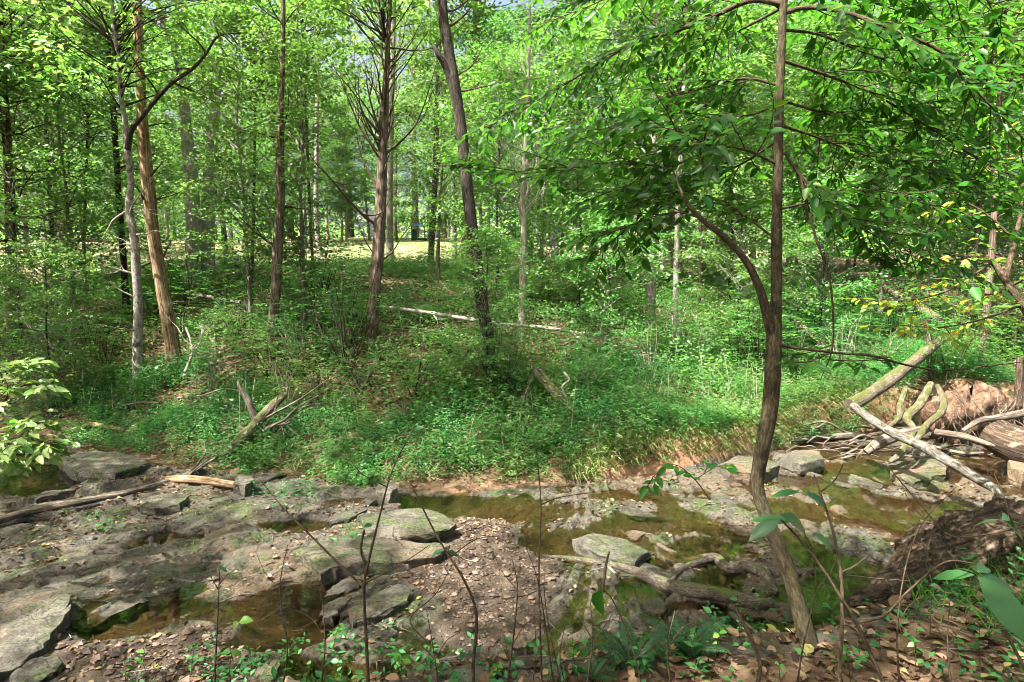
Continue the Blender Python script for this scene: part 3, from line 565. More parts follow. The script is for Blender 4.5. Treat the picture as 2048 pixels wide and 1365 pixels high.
T['mid2'] = traced_tree('clearing_tree', [(908, 430, 13), (906, 350, 12), (905, 250, 11), (905, 100, 9)], 26, M['bark_slim'], 'pale thin trunk in the clearing half hidden by the leaning tree', 18, 33, 0.06, 0.08, 3, 1.4, None, 6, 11, .3, 1, 1.3, cz=3)[0]
T['mid3'] = traced_tree('clearing_tree', [(640, 505, 18), (634, 460, 16), (632, 400, 14), (634, 250, 12), (636, 60, 9)], 25, M['bark_slim'], 'whitish trunk at the clearing\'s near edge right of the dark cedar', 18, 35, 0.06, 0.08, 3, 1.4, None, 6, 11, .3, 2, 1.3, cz=3)[0]
T['mid4'] = traced_tree('clearing_tree', [(780, 500, 22), (779, 450, 20), (780, 380, 18), (784, 200, 14), (788, 40, 11)], 24, M['bark_grey'], 'grey trunk in the clearing just behind the fluted cedar', 18, 37, 0.06, 0.08, 3, 1.4, None, 6, 11, .3, 0, 1.3, cz=3)[0]
T['red'] = traced_tree('slender_tree', [(1966, 690, 24), (1975, 600, 20), (1984, 500, 17), (1990, 400, 15), (1996, 250, 13)], 11.5, M['bark_cedar'], 'reddish brown trunk on the slope at the right above the root wad', 11, 39, 0.2, 0.1, 6, .9, None, 3, 6, .2, 1, .8)[0]
T['right2'] = traced_tree('slender_tree', [(1938, 650, 14), (1950, 520, 12), (1960, 420, 11), (1966, 250, 9)], 12.5, M['bark_dark'], 'thin dark trunk left of the reddish trunk on the right slope', 10, 41, 0.1, 0.1, 6, .9, None, 3, 6, .2, 2, .6)[0]
T['post'] = traced_tree('broken_snag', [(2034, 840, 26), (2038, 780, 22), (2042, 715, 20)], 8.6, M['log_rotten'], 'short dark broken trunk standing at the right edge beside the root wad', 0, 43, 0.1, 0.15)[0]
T['thin1'] = traced_tree('slender_tree', [(503, 570, 10), (506, 480, 9), (508, 380, 8), (510, 220, 7)], 15, M['bark_dark'], 'thin dark trunk between the grey pair and the dark cedar', 11, 45, 0.05, 0.1, 5, .9, None, 3.5, 7, .2, 1, .7)[0]
T['thin2'] = traced_tree('slender_tree', [(628, 560, 9), (622, 470, 8), (618, 380, 8), (612, 220, 7)], 15.5, M['bark_dark'], 'thin dark trunk just right of the dark cedar', 11, 47, 0.05, 0.1, 5, .9, None, 3.5, 7, .2, 2, .7)[0]

# background woods: canopy trees beyond the clearing and along the slope
far_g = np.random.default_rng(77)
spots = [((u_ - 1024) / FPX * y_, y_) for u_, y_ in ((640, 46), (705, 52), (770, 45), (835, 50), (890, 44), (590, 52), (660, 60), (800, 62))]
tries = 0
while len(spots) < 31 and tries < 6000:
    tries += 1
    y = 20 + 52 * far_g.random() ** 0.9; u = far_g.uniform(-120, 2170); x = (u - 1024) / FPX * y
    if 250 < u < 960 and y < 40: continue
    if u < 250 and y < 24: continue
    if any((x - a) ** 2 + (y - b) ** 2 < (2.6 + 0.02 * y) ** 2 for a, b in spots): continue
    spots.append((x, y))
for k, (x, y) in enumerate(spots):
    u = x / y * FPX + 1024
    zone = 'beyond the clearing' if u < 960 else 'up the slope behind the straight pale grey trunk' if u < 1500 else 'up the slope behind the near sapling'
    standard_tree('background_tree', x, y, 'c', k % 4, far_g.uniform(0.75, 1.1), far_g.random() * 6.28, 'tall leafy background tree ' + zone, 'background trees ' + zone)
# understory trees: (u, depth, variant, size)
und = [(40, 12.5, 0, .95), (150, 14, 1, .9), (120, 18.5, 2, 1.0), (320, 19.5, 3, .9), (455, 20, 2, 1.1), (500, 13.2, 5, .85), (610, 12.6, 1, .85), (880, 17.5, 5, .9), (1000, 15, 0, .95),
       (1090, 17, 1, 1.0), (1150, 13.4, 3, .85), (1180, 21, 2, 1.1), (1250, 18, 4, 1.0), (1340, 19, 5, 1.0), (1450, 16, 0, 1.0), (1500, 22, 2, 1.1), (1610, 17, 1, 1.0), (1690, 23, 4, 1.1), (1760, 16, 5, .95), (1850, 20, 2, 1.1), (1930, 15, 0, 1.0), (2040, 17, 4, 1.0), (2120, 13, 1, 1.0), (-60, 16, 4, 1.0),
       (70, 22, 4, 1.1), (300, 24, 4, 1.0), (960, 24, 4, 1.0), (1060, 27, 2, 1.1), (1410, 26, 4, 1.2), (1580, 28, 4, 1.2), (1990, 25, 4, 1.2), (130, 27, 2, 1.1), (420, 27, 5, 1.2), (740, 42, 2, 1.1), (860, 41, 4, 1.1), (690, 40, 5, 1.1), (800, 39, 0, 1.1), (620, 38, 4, 1.1), (910, 33, 2, 1.0), (560, 34, 2, 1.1)]
def zone_of(u):
    for lim, z in ((230, 'between the left edge cedar and the crooked tree'), (480, 'around the grey pair of trunks'), (700, 'around the dark cedar'), (930, 'between the fluted cedar and the leaning trunk'), (1200, 'around the pale dead tree'), (1460, 'around the straight pale grey trunk'), (1720, 'behind the near sapling')):
        if u < lim: return z
    return 'on the slope at the far right'
_T = ['', 'first', 'second', 'third', 'fourth', 'fifth', 'sixth', 'seventh', 'eighth', 'ninth', 'tenth', 'eleventh', 'twelfth', 'thirteenth', 'fourteenth', 'fifteenth', 'sixteenth', 'seventeenth', 'eighteenth', 'nineteenth', 'twentieth']
ORD = ['leftmost'] + [q + ' from left' for q in _T[2:]] + ['twenty-' + q + ' from left' for q in _T[1:10]]
def ordered(items, zone_fn):
    """items sorted by u; yields (item, zone, which of its zone)"""
    cnt = {}
    for it in sorted(items, key=lambda q: q[0]):
        z = zone_fn(it[0]); k = cnt.get(z, 0); cnt[z] = k + 1; yield it, z, ORD[min(k, len(ORD) - 1)]
for (u, y, i, sc), z, od in ordered(und, zone_of):
    x = (u - 1024) / FPX * y
    standard_tree('understory_tree', x, y, 'u', i, sc, R(0, 6.28), 'young leafy understory tree ' + z + ', ' + od, 'understory trees ' + z)
ug = np.random.default_rng(91); uspots = []; tries = 0
while len(uspots) < 62 and tries < 5000:
    tries += 1
    y = ug.uniform(19, 52); u = ug.uniform(-80, 2130); x = (u - 1024) / FPX * y
    if 540 < u < 880 and y < 37: continue
    if u < 540 and y < 30: continue
    if any((x - a) ** 2 + (y - b) ** 2 < 4.5 for a, b in uspots): continue
    uspots.append((x, y)); zn = 'far beyond the clearing' if u < 960 else 'far up the right-hand slope'
    standard_tree('distant_understory_tree', x, y, 'u', int(ug.integers(0, 6)), ug.uniform(.9, 1.35), ug.random() * 6.28, 'small leafy tree ' + zn, 'small trees ' + zn)
# unseen trees added beside and behind the photographer so their crowns shade the creek and show in its pools
for k, (x, y, i, sc) in enumerate([(-4.2, -1.4, 0, .72), (-2.2, -3.8, 1, .72), (-12.6, 7.0, 1, .72), (-15.5, 10.5, 0, .85), (1.8, -2.0, 0, .74), (6.5, 0.8, 0, .66), (-8.6, 1.2, 2, .74), (-8.8, -5.4, 2, .72), (-10.6, 4.2, 1, .72)]):
    standard_tree('added_shade_tree', x, y, 's', i, sc * 1.35, k * 1.1, 'unseen leafy tree added out of view to shade the creek', 'unseen trees added to shade the creek')

# the wood's far edge, one mass of leaves
wg = np.random.default_rng(8); mb = MB(); n = 26000
ang = wg.uniform(-.95, .95, n); dist = wg.uniform(72, 98, n); x = np.sin(ang) * dist; y = np.cos(ang) * dist
z = ground(x, y) + wg.beta(1.2, 2.2, n) * 9 * (.6 + .8 * vnoise(ang * 14, 0 * ang, 5)); keep = vnoise(x * .35, z * .5, 9) + .25 * vnoise(x * 1.3, z * 1.3, 11) > .45
x, y, z = x[keep], y[keep], z[keep]; n = len(x); L = wg.uniform(.35, .8, n)
leaves(mb, np.column_stack([x, y, z]), wg.normal(0, 1, (n, 3)) * [1, 1, .4], np.column_stack([wg.normal(0, .6, n), wg.normal(0, .6, n), np.ones(n)]), L, L * .6)
tag(mb.build('background_woods', M['leaf_canopy']), 'distant leafy wood edge closing the view beyond the clearing', kind='stuff')

# ------------------------------------------------------------------ the near sapling with broad leaves
def leafy_branch(tw, pts, rad, g, out, side_len=0.42, gap=0.075, llen=0.095, start=0.15, plane=None, droop=-0.06, sides=6):
    """a branch with alternate side twigs in a flattish spray; leaf bases go to out as (P, D, N, L)."""
    P, r = tube(tw, pts, rad, sides, 7, 0.08, 0, int(g.integers(1, 60)), cap=False)
    n = len(P); L = np.linalg.norm(np.diff(P, axis=0), axis=1).sum(); k = 0
    m = max(3, int(L / gap))
    for j in range(m):
        f = start + (1 - start) * (j + g.random() * 0.6) / m; f = min(f, 0.995); i = min(int(f * (n - 1)), n - 2)
        p = P[i] + (P[i + 1] - P[i]) * (f * (n - 1) - i); t = P[i + 1] - P[i]; t = t / (np.linalg.norm(t) + 1e-9)
        s = np.cross(t, [0, 0, 1]); s = s / (np.linalg.norm(s) + 1e-9) * (1 if j % 2 else -1)
        d = t * 0.75 + s * g.uniform(0.6, 1.2) + np.array([0, 0, g.normal(droop, 0.2)]); d /= np.linalg.norm(d)
        ln = side_len * g.uniform(0.45, 1.15) * (1 - 0.35 * f)
        q = [p]; dd = d.copy()
        for _ in range(3):
            dd = dd + g.normal(0, 0.12, 3) + [0, 0, -0.05]; dd /= np.linalg.norm(dd); q.append(q[-1] + dd * ln / 3)
        tube(tw, q, [0.0035, 0.003, 0.0022, 0.001], 3, 2, 0, 0, 1, cap=False)
        Q = smooth_path(np.array(q), 4); nl = max(3, int(ln / 0.036))
        for h in range(nl):
            ff = 0.12 + 0.88 * (h + 0.5) / nl; ii = min(int(ff * (len(Q) - 1)), len(Q) - 2)
            tt = Q[ii + 1] - Q[ii]; tt = tt / (np.linalg.norm(tt) + 1e-9)
            ss = np.cross(tt, [0, 0, 1]); ss = ss / (np.linalg.norm(ss) + 1e-9) * (1 if h % 2 else -1)
            D = tt * 0.8 + ss * g.uniform(0.5, 1.1) + np.array([0, 0, g.normal(-0.22, 0.28)])
            N = np.array([g.normal(0, 0.4), g.normal(0, 0.42) - 0.5, 1.0])
            out.append((Q[ii], D, N, llen * g.uniform(0.6, 1.2)))
    return P
def place_leaves(root, out, mat, wr=0.5, n_single=300, base=(0, 0, 0), shape='o', g=None):
    """the largest leaves in view are objects of their own that share a few leaf meshes; the rest is one mesh."""
    g = g or rng; out = [(np.asarray(P) - base, D / np.linalg.norm(D), N, L) for P, D, N, L in out]
    protos = []
    for i in range(6):
        mb = MB(); leaves(mb, [[0, 0, 0]], [[0, 1, 0]], [[0, 0, 1]], 1.0, wr * [1, .88, 1.12, .95, 1.05, 1.0][i], rnd=np.array([[.1, .35, .55, .7, .85, .95][i]]), shape=shape, fold=[.1, .2, .05, .15, .1, .25][i], curl=[.1, .2, .05, .25, .15, .1][i])
        protos.append(mb.mesh('leaf blade', mat))
    def vis(P):
        p = np.asarray(P) + base - np.array([0, 0, CAMZ]); fz = p[1] * CP - p[2] * SP; uz = p[1] * SP + p[2] * CP
        if fz <= 0.2: return 0
        u = 1024 + FPX * p[0] / fz; v = 682 - FPX * uz / fz
        return 1.0 / fz if (0 < u < 2048 and 0 < v < 1365) else 0
    order = sorted(range(len(out)), key=lambda i: -vis(out[i][0]) * out[i][3]) if len(out) > n_single else list(range(len(out)))
    sing = set(order[:n_single])
    rest = MB(); RP = []
    for i, (P, D, N, L) in enumerate(out):
        if i in sing:
            Sd = np.cross(D, N); Sd /= np.linalg.norm(Sd); Nn = np.cross(Sd, D)
            o = bpy.data.objects.new('leaf', protos[int(g.integers(0, 6))]); COL.objects.link(o); o.parent = root
            mt = np.eye(4); mt[:3, 0] = Sd * L; mt[:3, 1] = D * L; mt[:3, 2] = Nn * L; mt[:3, 3] = P
            from mathutils import Matrix
            o.matrix_local = Matrix(mt.tolist())
        else: RP.append((P, D, N, L))
    if RP:
        leaves(rest, [a[0] for a in RP], np.array([a[1] for a in RP]), np.array([a[2] for a in RP]), np.array([a[3] for a in RP]), np.array([a[3] * wr * g.uniform(.85, 1.15) for a in RP]), rnd=g.random(len(RP)), shape=shape, fold=.12, curl=.15)
        o = rest.build('foliage', mat, root); o['kind'] = 'stuff'

def px_path(L): return [at(u, v, Y) for u, v, Y in L]
g = np.random.default_rng(21)
trunk = [(1622, 1300, 62, 2.80), (1600, 1225, 56, 2.84), (1572, 1130, 50, 2.9), (1535, 1040, 44, 2.96), (1515, 975, 42, 3.0), (1522, 910, 46, 3.0), (1538, 830, 52, 3.0), (1546, 740, 52, 3.0), (1548, 660, 50, 3.0), (1552, 600, 36, 3.02), (1553, 480, 35, 3.05), (1556, 330, 31, 3.08), (1560, 160, 28, 3.12), (1567, 0, 26, 3.15)]
trunk = [(a, b, c * .87, d) for a, b, c, d in trunk]
mb, base, P, r = traced_trunk(trunk, 3.0, 6.6, 16, 0.07, 0.05, 2, 1.4)
sap = empty('sapling_tree', tuple(base)); mb.build('trunk', M['bark_near'], sap)
fk = MB(); tube(fk, np.array(px_path([(1545, 668, 3.0), (1534, 630, 2.98), (1518, 575, 2.97), (1490, 520, 2.96), (1445, 472, 2.95), (1400, 436, 2.95), (1370, 400, 2.96), (1345, 340, 3.0)])) - base, [.032, .025, .02, .017, .015, .012, .009, .004], 10, 6, .08, 0, 5); fk.build('forked_limb', M['bark_near'], sap)
tw = MB(); out = []
BR = [  # (path of (u, v, depth), first radius)
    ([(1562, 8, 3.15), (1500, 2, 3.2), (1420, 36, 3.3), (1340, 66, 3.4), (1270, 84, 3.5), (1190, 132, 3.6), (1110, 180, 3.7), (1040, 215, 3.8), (965, 262, 3.9)], .022),
    ([(1568, 26, 3.15), (1620, 15, 3.1), (1700, 28, 3.0), (1800, 66, 2.9), (1885, 105, 2.85), (1930, 160, 2.8), (1975, 205, 2.8), (2060, 290, 2.75)], .020),
    ([(1570, 305, 3.08), (1600, 350, 3.05), (1660, 408, 3.0), (1720, 455, 3.0), (1800, 492, 3.0), (1880, 505, 3.0)], .014),
    ([(1556, 170, 3.12), (1490, 158, 3.2), (1400, 176, 3.35), (1320, 200, 3.5), (1230, 250, 3.6), (1130, 300, 3.75)], .013),
    ([(1560, 120, 3.12), (1650, 150, 3.2), (1750, 190, 3.3), (1850, 250, 3.4), (1960, 320, 3.5), (2060, 370, 3.6)], .013),
    ([(1345, 340, 3.0), (1290, 330, 3.1), (1210, 330, 3.2), (1130, 340, 3.3), (1040, 345, 3.45), (975, 330, 3.5)], .008),
    ([(1400, 436, 2.95), (1350, 425, 3.0), (1290, 440, 3.1), (1240, 470, 3.2), (1190, 520, 3.3)], .008),
    ([(1556, 330, 3.08), (1490, 300, 3.0), (1420, 290, 2.95), (1350, 260, 2.9), (1270, 250, 2.9)], .010),
    ([(1553, 480, 3.05), (1500, 440, 3.15), (1440, 400, 3.3), (1360, 385, 3.45), (1260, 410, 3.6)], .010),
    ([(1562, 60, 3.14), (1640, 70, 3.3), (1740, 110, 3.5), (1840, 140, 3.6), (1960, 150, 3.7), (2070, 170, 3.8)], .012),
    ([(1557, 250, 3.1), (1620, 270, 3.2), (1700, 300, 3.3), (1790, 330, 3.4), (1880, 350, 3.5), (1980, 400, 3.6)], .011),
    ([(1566, 20, 3.15), (1480, -30, 3.3), (1380, -40, 3.5), (1260, -20, 3.7), (1160, 20, 3.8), (1080, 50, 3.9)], .014),
    ([(1568, -10, 3.15), (1660, -60, 3.2), (1780, -60, 3.1), (1900, -30, 3.0), (2040, 30, 3.0)], .014),
    ([(1554, 420, 3.06), (1640, 400, 3.0), (1730, 380, 2.95), (1830, 400, 2.95), (1920, 450, 2.95)], .010),
    ([(1567, 0, 3.15), (1640, -20, 3.5), (1760, 10, 3.8), (1880, 50, 4.0), (2060, 90, 4.2)], .012),
    ([(1566, 15, 3.15), (1480, 60, 3.6), (1380, 100, 3.9), (1280, 130, 4.1), (1180, 230, 4.2), (1090, 260, 4.3)], .012),
    ([(1558, 200, 3.1), (1660, 230, 3.5), (1760, 250, 3.8), (1880, 290, 4.0), (2000, 350, 4.1)], .010),
    ([(1557, 280, 3.1), (1480, 330, 3.4), (1400, 360, 3.6), (1300, 370, 3.8), (1180, 390, 4.0)], .010),
    ([(1557, 210, 3.1), (1500, 230, 3.1), (1420, 240, 3.2), (1330, 310, 3.3), (1240, 390, 3.4)], .009),
]
for pth, r0 in BR:
    n = len(pth); leafy_branch(tw, np.array(px_path(pth)), [r0 * .66 * (1 - 0.85 * k / (n - 1)) for k in range(n)], g, out, 0.60, 0.042, 0.076)
# bare hanging twigs
tube(tw, px_path([(1600, 350, 3.05), (1630, 470, 2.95), (1656, 545, 2.9), (1666, 620, 2.9), (1664, 700, 2.9), (1640, 762, 2.9)]), [.007, .006, .005, .005, .004, .002], 5, 6, cap=False)
tube(tw, px_path([(1548, 688, 3.0), (1600, 697, 2.95), (1680, 707, 2.9), (1745, 712, 2.9), (1820, 732, 2.9), (1900, 740, 2.9), (2060, 722, 2.9)]), [.008, .007, .006, .006, .005, .004, .003], 5, 6, cap=False)
for pth in ([(1660, 707, 2.9), (1610, 725, 2.85), (1560, 720, 2.85)], [(1664, 690, 2.9), (1620, 705, 2.95), (1575, 712, 3.0)], [(1655, 720, 2.9), (1720, 722, 2.95), (1780, 715, 3.0)]):
    leafy_branch(tw, np.array(px_path(pth)), [.004, .003, .001], g, out, 0.12, 0.07, 0.075)
for f in tw.v: f -= base.astype(np.float32)
tw.build('branches', M['bark_twig'], sap)
place_leaves(sap, out, M['leaf_near'], 0.52, 300, base, 'o', g)
tag(sap, 'near forked sapling with curved brown trunk and dark broad-leaved boughs spreading across the top', 'tree')

def px_shrub(name, stems, leafmat, barkmat, label, cat, seed, llen=0.08, side=0.3, gap=0.08, start=0.2, wr=0.5, shape='o', n_single=300, droop=-0.06, bare=()):
    g = np.random.default_rng(seed); st = px_path(stems[0][0]); b0 = np.array(st[0]); base = np.array([b0[0], b0[1], hz(b0[0], b0[1])])
    t = empty(name, tuple(base)); tw = MB(); out = []
    for pth, r0 in stems:
        P = np.array(px_path(pth)); n = len(P); leafy_branch(tw, P, [r0 * (1 - .85 * k / (n - 1)) for k in range(n)], g, out, side, gap, llen, start, droop=droop)
    for pth, r0 in bare:
        P = np.array(px_path(pth)); n = len(P); tube(tw, P, [r0 * (1 - .7 * k / (n - 1)) for k in range(n)], 6, 6, .1, 0, 3, cap=False)
    for f in tw.v: f -= base.astype(np.float32)
    tw.build('stems', barkmat, t); place_leaves(t, out, leafmat, wr, n_single, base, shape, g)
    return tag(t, label, cat)
px_shrub('leaning_sapling', [([(2090, 690, 4.6), (2045, 610, 4.7), (2010, 560, 4.8), (1985, 525, 4.9), (1950, 512, 5.0), (1880, 520, 5.1), (1790, 500, 5.3), (1700, 470, 5.5)], .035), ([(2010, 560, 4.8), (2030, 480, 4.9), (2045, 400, 5.0), (2040, 300, 5.1), (1990, 230, 5.2)], .025),
    ([(2030, 480, 4.9), (1960, 420, 5.0), (1880, 390, 5.1), (1790, 380, 5.3)], .012), ([(1985, 525, 4.9), (1900, 580, 4.7), (1820, 600, 4.6), (1720, 600, 4.6)], .010), ([(2045, 610, 4.7), (1960, 640, 4.6), (1880, 655, 4.5), (1790, 650, 4.4)], .010), ([(2040, 400, 5.0), (1970, 330, 5.2), (1900, 300, 5.4)], .010), ([(2045, 560, 4.8), (1980, 590, 5.0), (1900, 560, 5.2), (1800, 560, 5.4)], .01)],
    M['leaf_yellow'], M['bark_twig'], 'leaning sapling with yellowing leaf sprays reaching in from the right edge', 'sapling', 5, 0.075, 0.42, 0.11, .1)
px_shrub('leafy_shrub', [([(-60, 1000, 4.2), (-20, 880, 4.2), (10, 800, 4.2), (50, 770, 4.2), (95, 775, 4.2)], .012), ([(-60, 990, 4.2), (0, 880, 4.1), (40, 850, 4.1), (85, 850, 4.1)], .010), ([(-60, 960, 4.2), (0, 900, 4.0), (50, 880, 4.0), (100, 890, 4.0)], .010), ([(-60, 930, 4.3), (-20, 820, 4.3), (20, 740, 4.3), (60, 730, 4.3)], .010), ([(-60, 980, 4.1), (-10, 920, 4.1), (30, 910, 4.1), (60, 920, 4.1)], .008)],
    M['leaf_pale'], M['bark_twig'], 'sunlit shrub with pale yellow-green oval leaves at the left edge over the creek', 'shrub', 6, 0.085, 0.28, 0.035, .2)
px_shrub('oak_sprig', [([(1420, 1000, 2.9), (1390, 960, 2.9), (1350, 930, 2.9), (1310, 950, 2.9), (1290, 990, 2.9)], .004), ([(1390, 960, 2.9), (1430, 935, 2.9), (1455, 930, 2.9)], .003)], M['leaf_near'], M['bark_twig'], 'small drooping dark green sprig hanging over the creek left of the sapling', 'sprig', 8, 0.06, 0.10, 0.06)

# foreground seedlings: thin stems with a few leaves
def seedling(name, stems, label, seed, leaf_list=(), mat=None, leafmat=None, cat='seedling', extra=()):
    g = np.random.default_rng(seed); b0 = np.array(at(*stems[0][0][0])); base = np.array([b0[0], b0[1], min(hz(b0[0], b0[1]), b0[2])])
    t = empty(name, tuple(base)); tw = MB()
    for pth, r0, r1 in stems:
        P = np.array(px_path(pth)); n = len(P); tube(tw, P - base, np.linspace(r0, r1, n), 6, 6, .12, 0, int(g.integers(1, 50)))
    tw.build('stem', mat or M['bark_twig'], t)
    for (u, v, Y, du, dv, L, wr, tilt) in leaf_list:       # a leaf from (u, v) towards (du, dv) on the picture, L metres long
        p = at(u, v, Y); d = at(u + du, v + dv, Y + tilt) - p; d /= np.linalg.norm(d)
        mb = MB(); nn = np.array([g.normal(0, .25), -0.55, 1.0])
        leaves(mb, [p - base], [d], [nn], L, L * wr, rnd=g.random(1), shape='b', fold=g.uniform(.05, .16), curl=g.uniform(.1, .3)); mb.build('leaf', leafmat or M['leaf_pawpaw'], t)
    return tag(t, label, cat)
def rand_leaves(L, g, n, s0, s1, Y):
    return [(u, v, Y, g.normal(0, 30), g.normal(-4, 12), g.uniform(s0, s1), g.uniform(.45, .6), g.normal(0, .1)) for (u, v) in L for _ in range(n)]
gg = np.random.default_rng(3)
seedling('bare_seedling', [([(738, 1400, 2.35), (733, 1290, 2.35), (728, 1180, 2.35), (738, 1120, 2.35), (760, 1030, 2.4), (785, 940, 2.45), (826, 860, 2.5)], .008, .002), ([(728, 1175, 2.35), (680, 1130, 2.4), (620, 1070, 2.45), (570, 1020, 2.5), (520, 960, 2.55)], .006, .002), ([(732, 1130, 2.35), (722, 1100, 2.35), (728, 1060, 2.35)], .007, .004), ([(735, 1165, 2.35), (800, 1130, 2.4), (860, 1090, 2.45)], .003, .0015), ([(775, 975, 2.45), (720, 945, 2.45), (690, 900, 2.5)], .003, .0015)], 'thin bare forked seedling left of the gravel bar with twig reaching up-left', 1, rand_leaves([(828, 862), (800, 905), (690, 980), (745, 1050)], gg, 1, .03, .05, 2.45))
seedling('bare_seedling', [([(950, 1400, 2.35), (946, 1330, 2.35), (952, 1270, 2.35), (950, 1215, 2.35), (925, 1155, 2.35), (890, 1100, 2.4), (862, 1050, 2.45), (822, 968, 2.5)], .008, .003), ([(900, 1115, 2.4), (950, 1080, 2.45), (998, 1072, 2.5)], .003, .0015), ([(860, 1290, 2.3), (820, 1240, 2.35), (870, 1190, 2.4), (905, 1130, 2.4)], .003, .0015)], 'bare seedling with a pale crooked tip in front of the gravel bar', 2, [(890, 1100, 2.4, -30, 8, .06, .4, 0), (895, 1102, 2.4, 25, 10, .05, .4, 0)])
seedling('twig_clump', [([(1085, 1400, 2.3), (1080, 1250, 2.3), (1078, 1130, 2.35), (1082, 1010, 2.4), (1072, 895, 2.45)], .004, .002), ([(1110, 1400, 2.3), (1095, 1280, 2.3), (1075, 1160, 2.35), (1050, 1090, 2.4)], .004, .001), ([(1130, 1400, 2.3), (1105, 1290, 2.3), (1090, 1200, 2.35), (1088, 1130, 2.35)], .003, .001), ([(1140, 1400, 2.3), (1120, 1320, 2.3), (1130, 1250, 2.3)], .003, .001), ([(1082, 1010, 2.4), (1120, 995, 2.45), (1190, 985, 2.5), (1255, 978, 2.55)], .0025, .001), ([(1060, 1400, 2.3), (1072, 1310, 2.3), (1068, 1230, 2.3)], .003, .001)], 'clump of thin dark upright twigs in the middle foreground', 3, rand_leaves([(1070, 1290), (1110, 1270), (1050, 1330), (1135, 1300)], gg, 1, .03, .05, 2.3))
seedling('bare_seedling', [([(428, 1400, 2.6), (432, 1300, 2.6), (436, 1220, 2.6), (440, 1130, 2.6)], .005, .002), ([(437, 1180, 2.6), (425, 1160, 2.6), (420, 1148, 2.6)], .003, .001), ([(438, 1170, 2.6), (452, 1152, 2.6), (470, 1140, 2.6)], .003, .001)], 'single straight thin seedling over the dark pool at lower left', 4, rand_leaves([(440, 1135), (422, 1150)], gg, 1, .025, .04, 2.6))
seedling('leafy_seedling', [([(465, 1400, 2.55), (460, 1330, 2.55), (478, 1255, 2.6)], .003, .001)], 'little seedling with two bright rounded leaves beside the dark pool', 14, [(478, 1245, 2.6, 20, -6, .06, .7, 0), (478, 1245, 2.6, -12, 10, .05, .7, 0), (462, 1305, 2.55, 14, 2, .045, .7, 0), (462, 1305, 2.55, -14, 0, .045, .7, 0)], None, M['leaf_grass'])
seedling('broadleaf_seedling', [([(1678, 1420, 2.2), (1680, 1330, 2.2), (1684, 1230, 2.2), (1682, 1150, 2.25), (1665, 1060, 2.3), (1640, 985, 2.35), (1628, 950, 2.4)], .010, .003), ([(1684, 1145, 2.22), (1710, 1132, 2.25), (1738, 1110, 2.3)], .005, .002), ([(1684, 1150, 2.22), (1760, 1158, 2.3), (1850, 1165, 2.35)], .003, .0015), ([(1640, 985, 2.35), (1670, 960, 2.4), (1688, 925, 2.4)], .004, .0015)],
         'straight brown seedling in front of the sapling with two large drooping leaves', 5, [(1590, 1044, 2.3, -95, -10, .17, .30, .1), (1560, 1040, 2.28, -75, 40, .15, .36, -.05), (1560, 1030, 2.3, 95, 50, .20, .42, .05), (1625, 1065, 2.25, 60, 45, .12, .35, 0), (1600, 985, 2.4, -70, 5, .13, .3, .1), (1610, 985, 2.4, 65, 40, .14, .35, 0)])
seedling('broadleaf_seedling', [([(1790, 1420, 2.1), (1755, 1340, 2.15), (1715, 1250, 2.2), (1685, 1200, 2.2), (1640, 1130, 2.25), (1602, 1082, 2.3), (1562, 1040, 2.3)], .009, .003), ([(1718, 1245, 2.2), (1770, 1230, 2.2), (1820, 1180, 2.2), (1890, 1125, 2.2), (1950, 1128, 2.2)], .006, .003), ([(2010, 1260, 2.1), (2060, 1360, 2.05), (2090, 1420, 2.05)], .006, .007)],
         'leaning seedling with a cluster of five large leaves at the lower right', 6, [(1950, 1150, 2.2, -88, 2, .15, .28, .1), (1952, 1148, 2.2, -50, -18, .09, .3, .1), (1955, 1145, 2.2, 45, -32, .11, .4, .1), (1955, 1152, 2.2, 80, 90, .25, .5, -.1), (1960, 1150, 2.2, 90, 38, .17, .3, 0)])
seedling('broadleaf_seedling', [([(2080, 1150, 2.3), (2030, 1060, 2.3), (2010, 1000, 2.3), (1985, 940, 2.35)], .006, .002), ([(2060, 1050, 2.3), (1980, 1068, 2.3), (1900, 1072, 2.35), (1850, 1020, 2.4), (1790, 950, 2.5), (1740, 890, 2.6)], .004, .002)], 'seedling at the right edge with overlapping broad leaves and a curled dead leaf', 7, [(2000, 1040, 2.3, -62, 8, .11, .32, .1), (2005, 1040, 2.3, 55, -8, .12, .45, .1), (2010, 1042, 2.3, 50, 40, .13, .5, 0)])
seedling('hanging_leaf', [([(1290, 1400, 2.2), (1260, 1280, 2.2), (1225, 1200, 2.2), (1205, 1180, 2.2)], .003, .0015), ([(1205, 1185, 2.2), (1212, 1130, 2.25), (1218, 1105, 2.3)], .006, .004)], 'thin stem with one large dark oval leaf hanging near the middle foreground', 8, [(1204, 1180, 2.15, -15, 62, .125, .55, .02)], None, M['leaf_near'])
seedling('forked_twig', [([(1500, 1420, 2.4), (1520, 1330, 2.4), (1488, 1250, 2.45), (1470, 1215, 2.5)], .010, .006)], 'short crooked dead twig beside the foot of the sapling', 9)

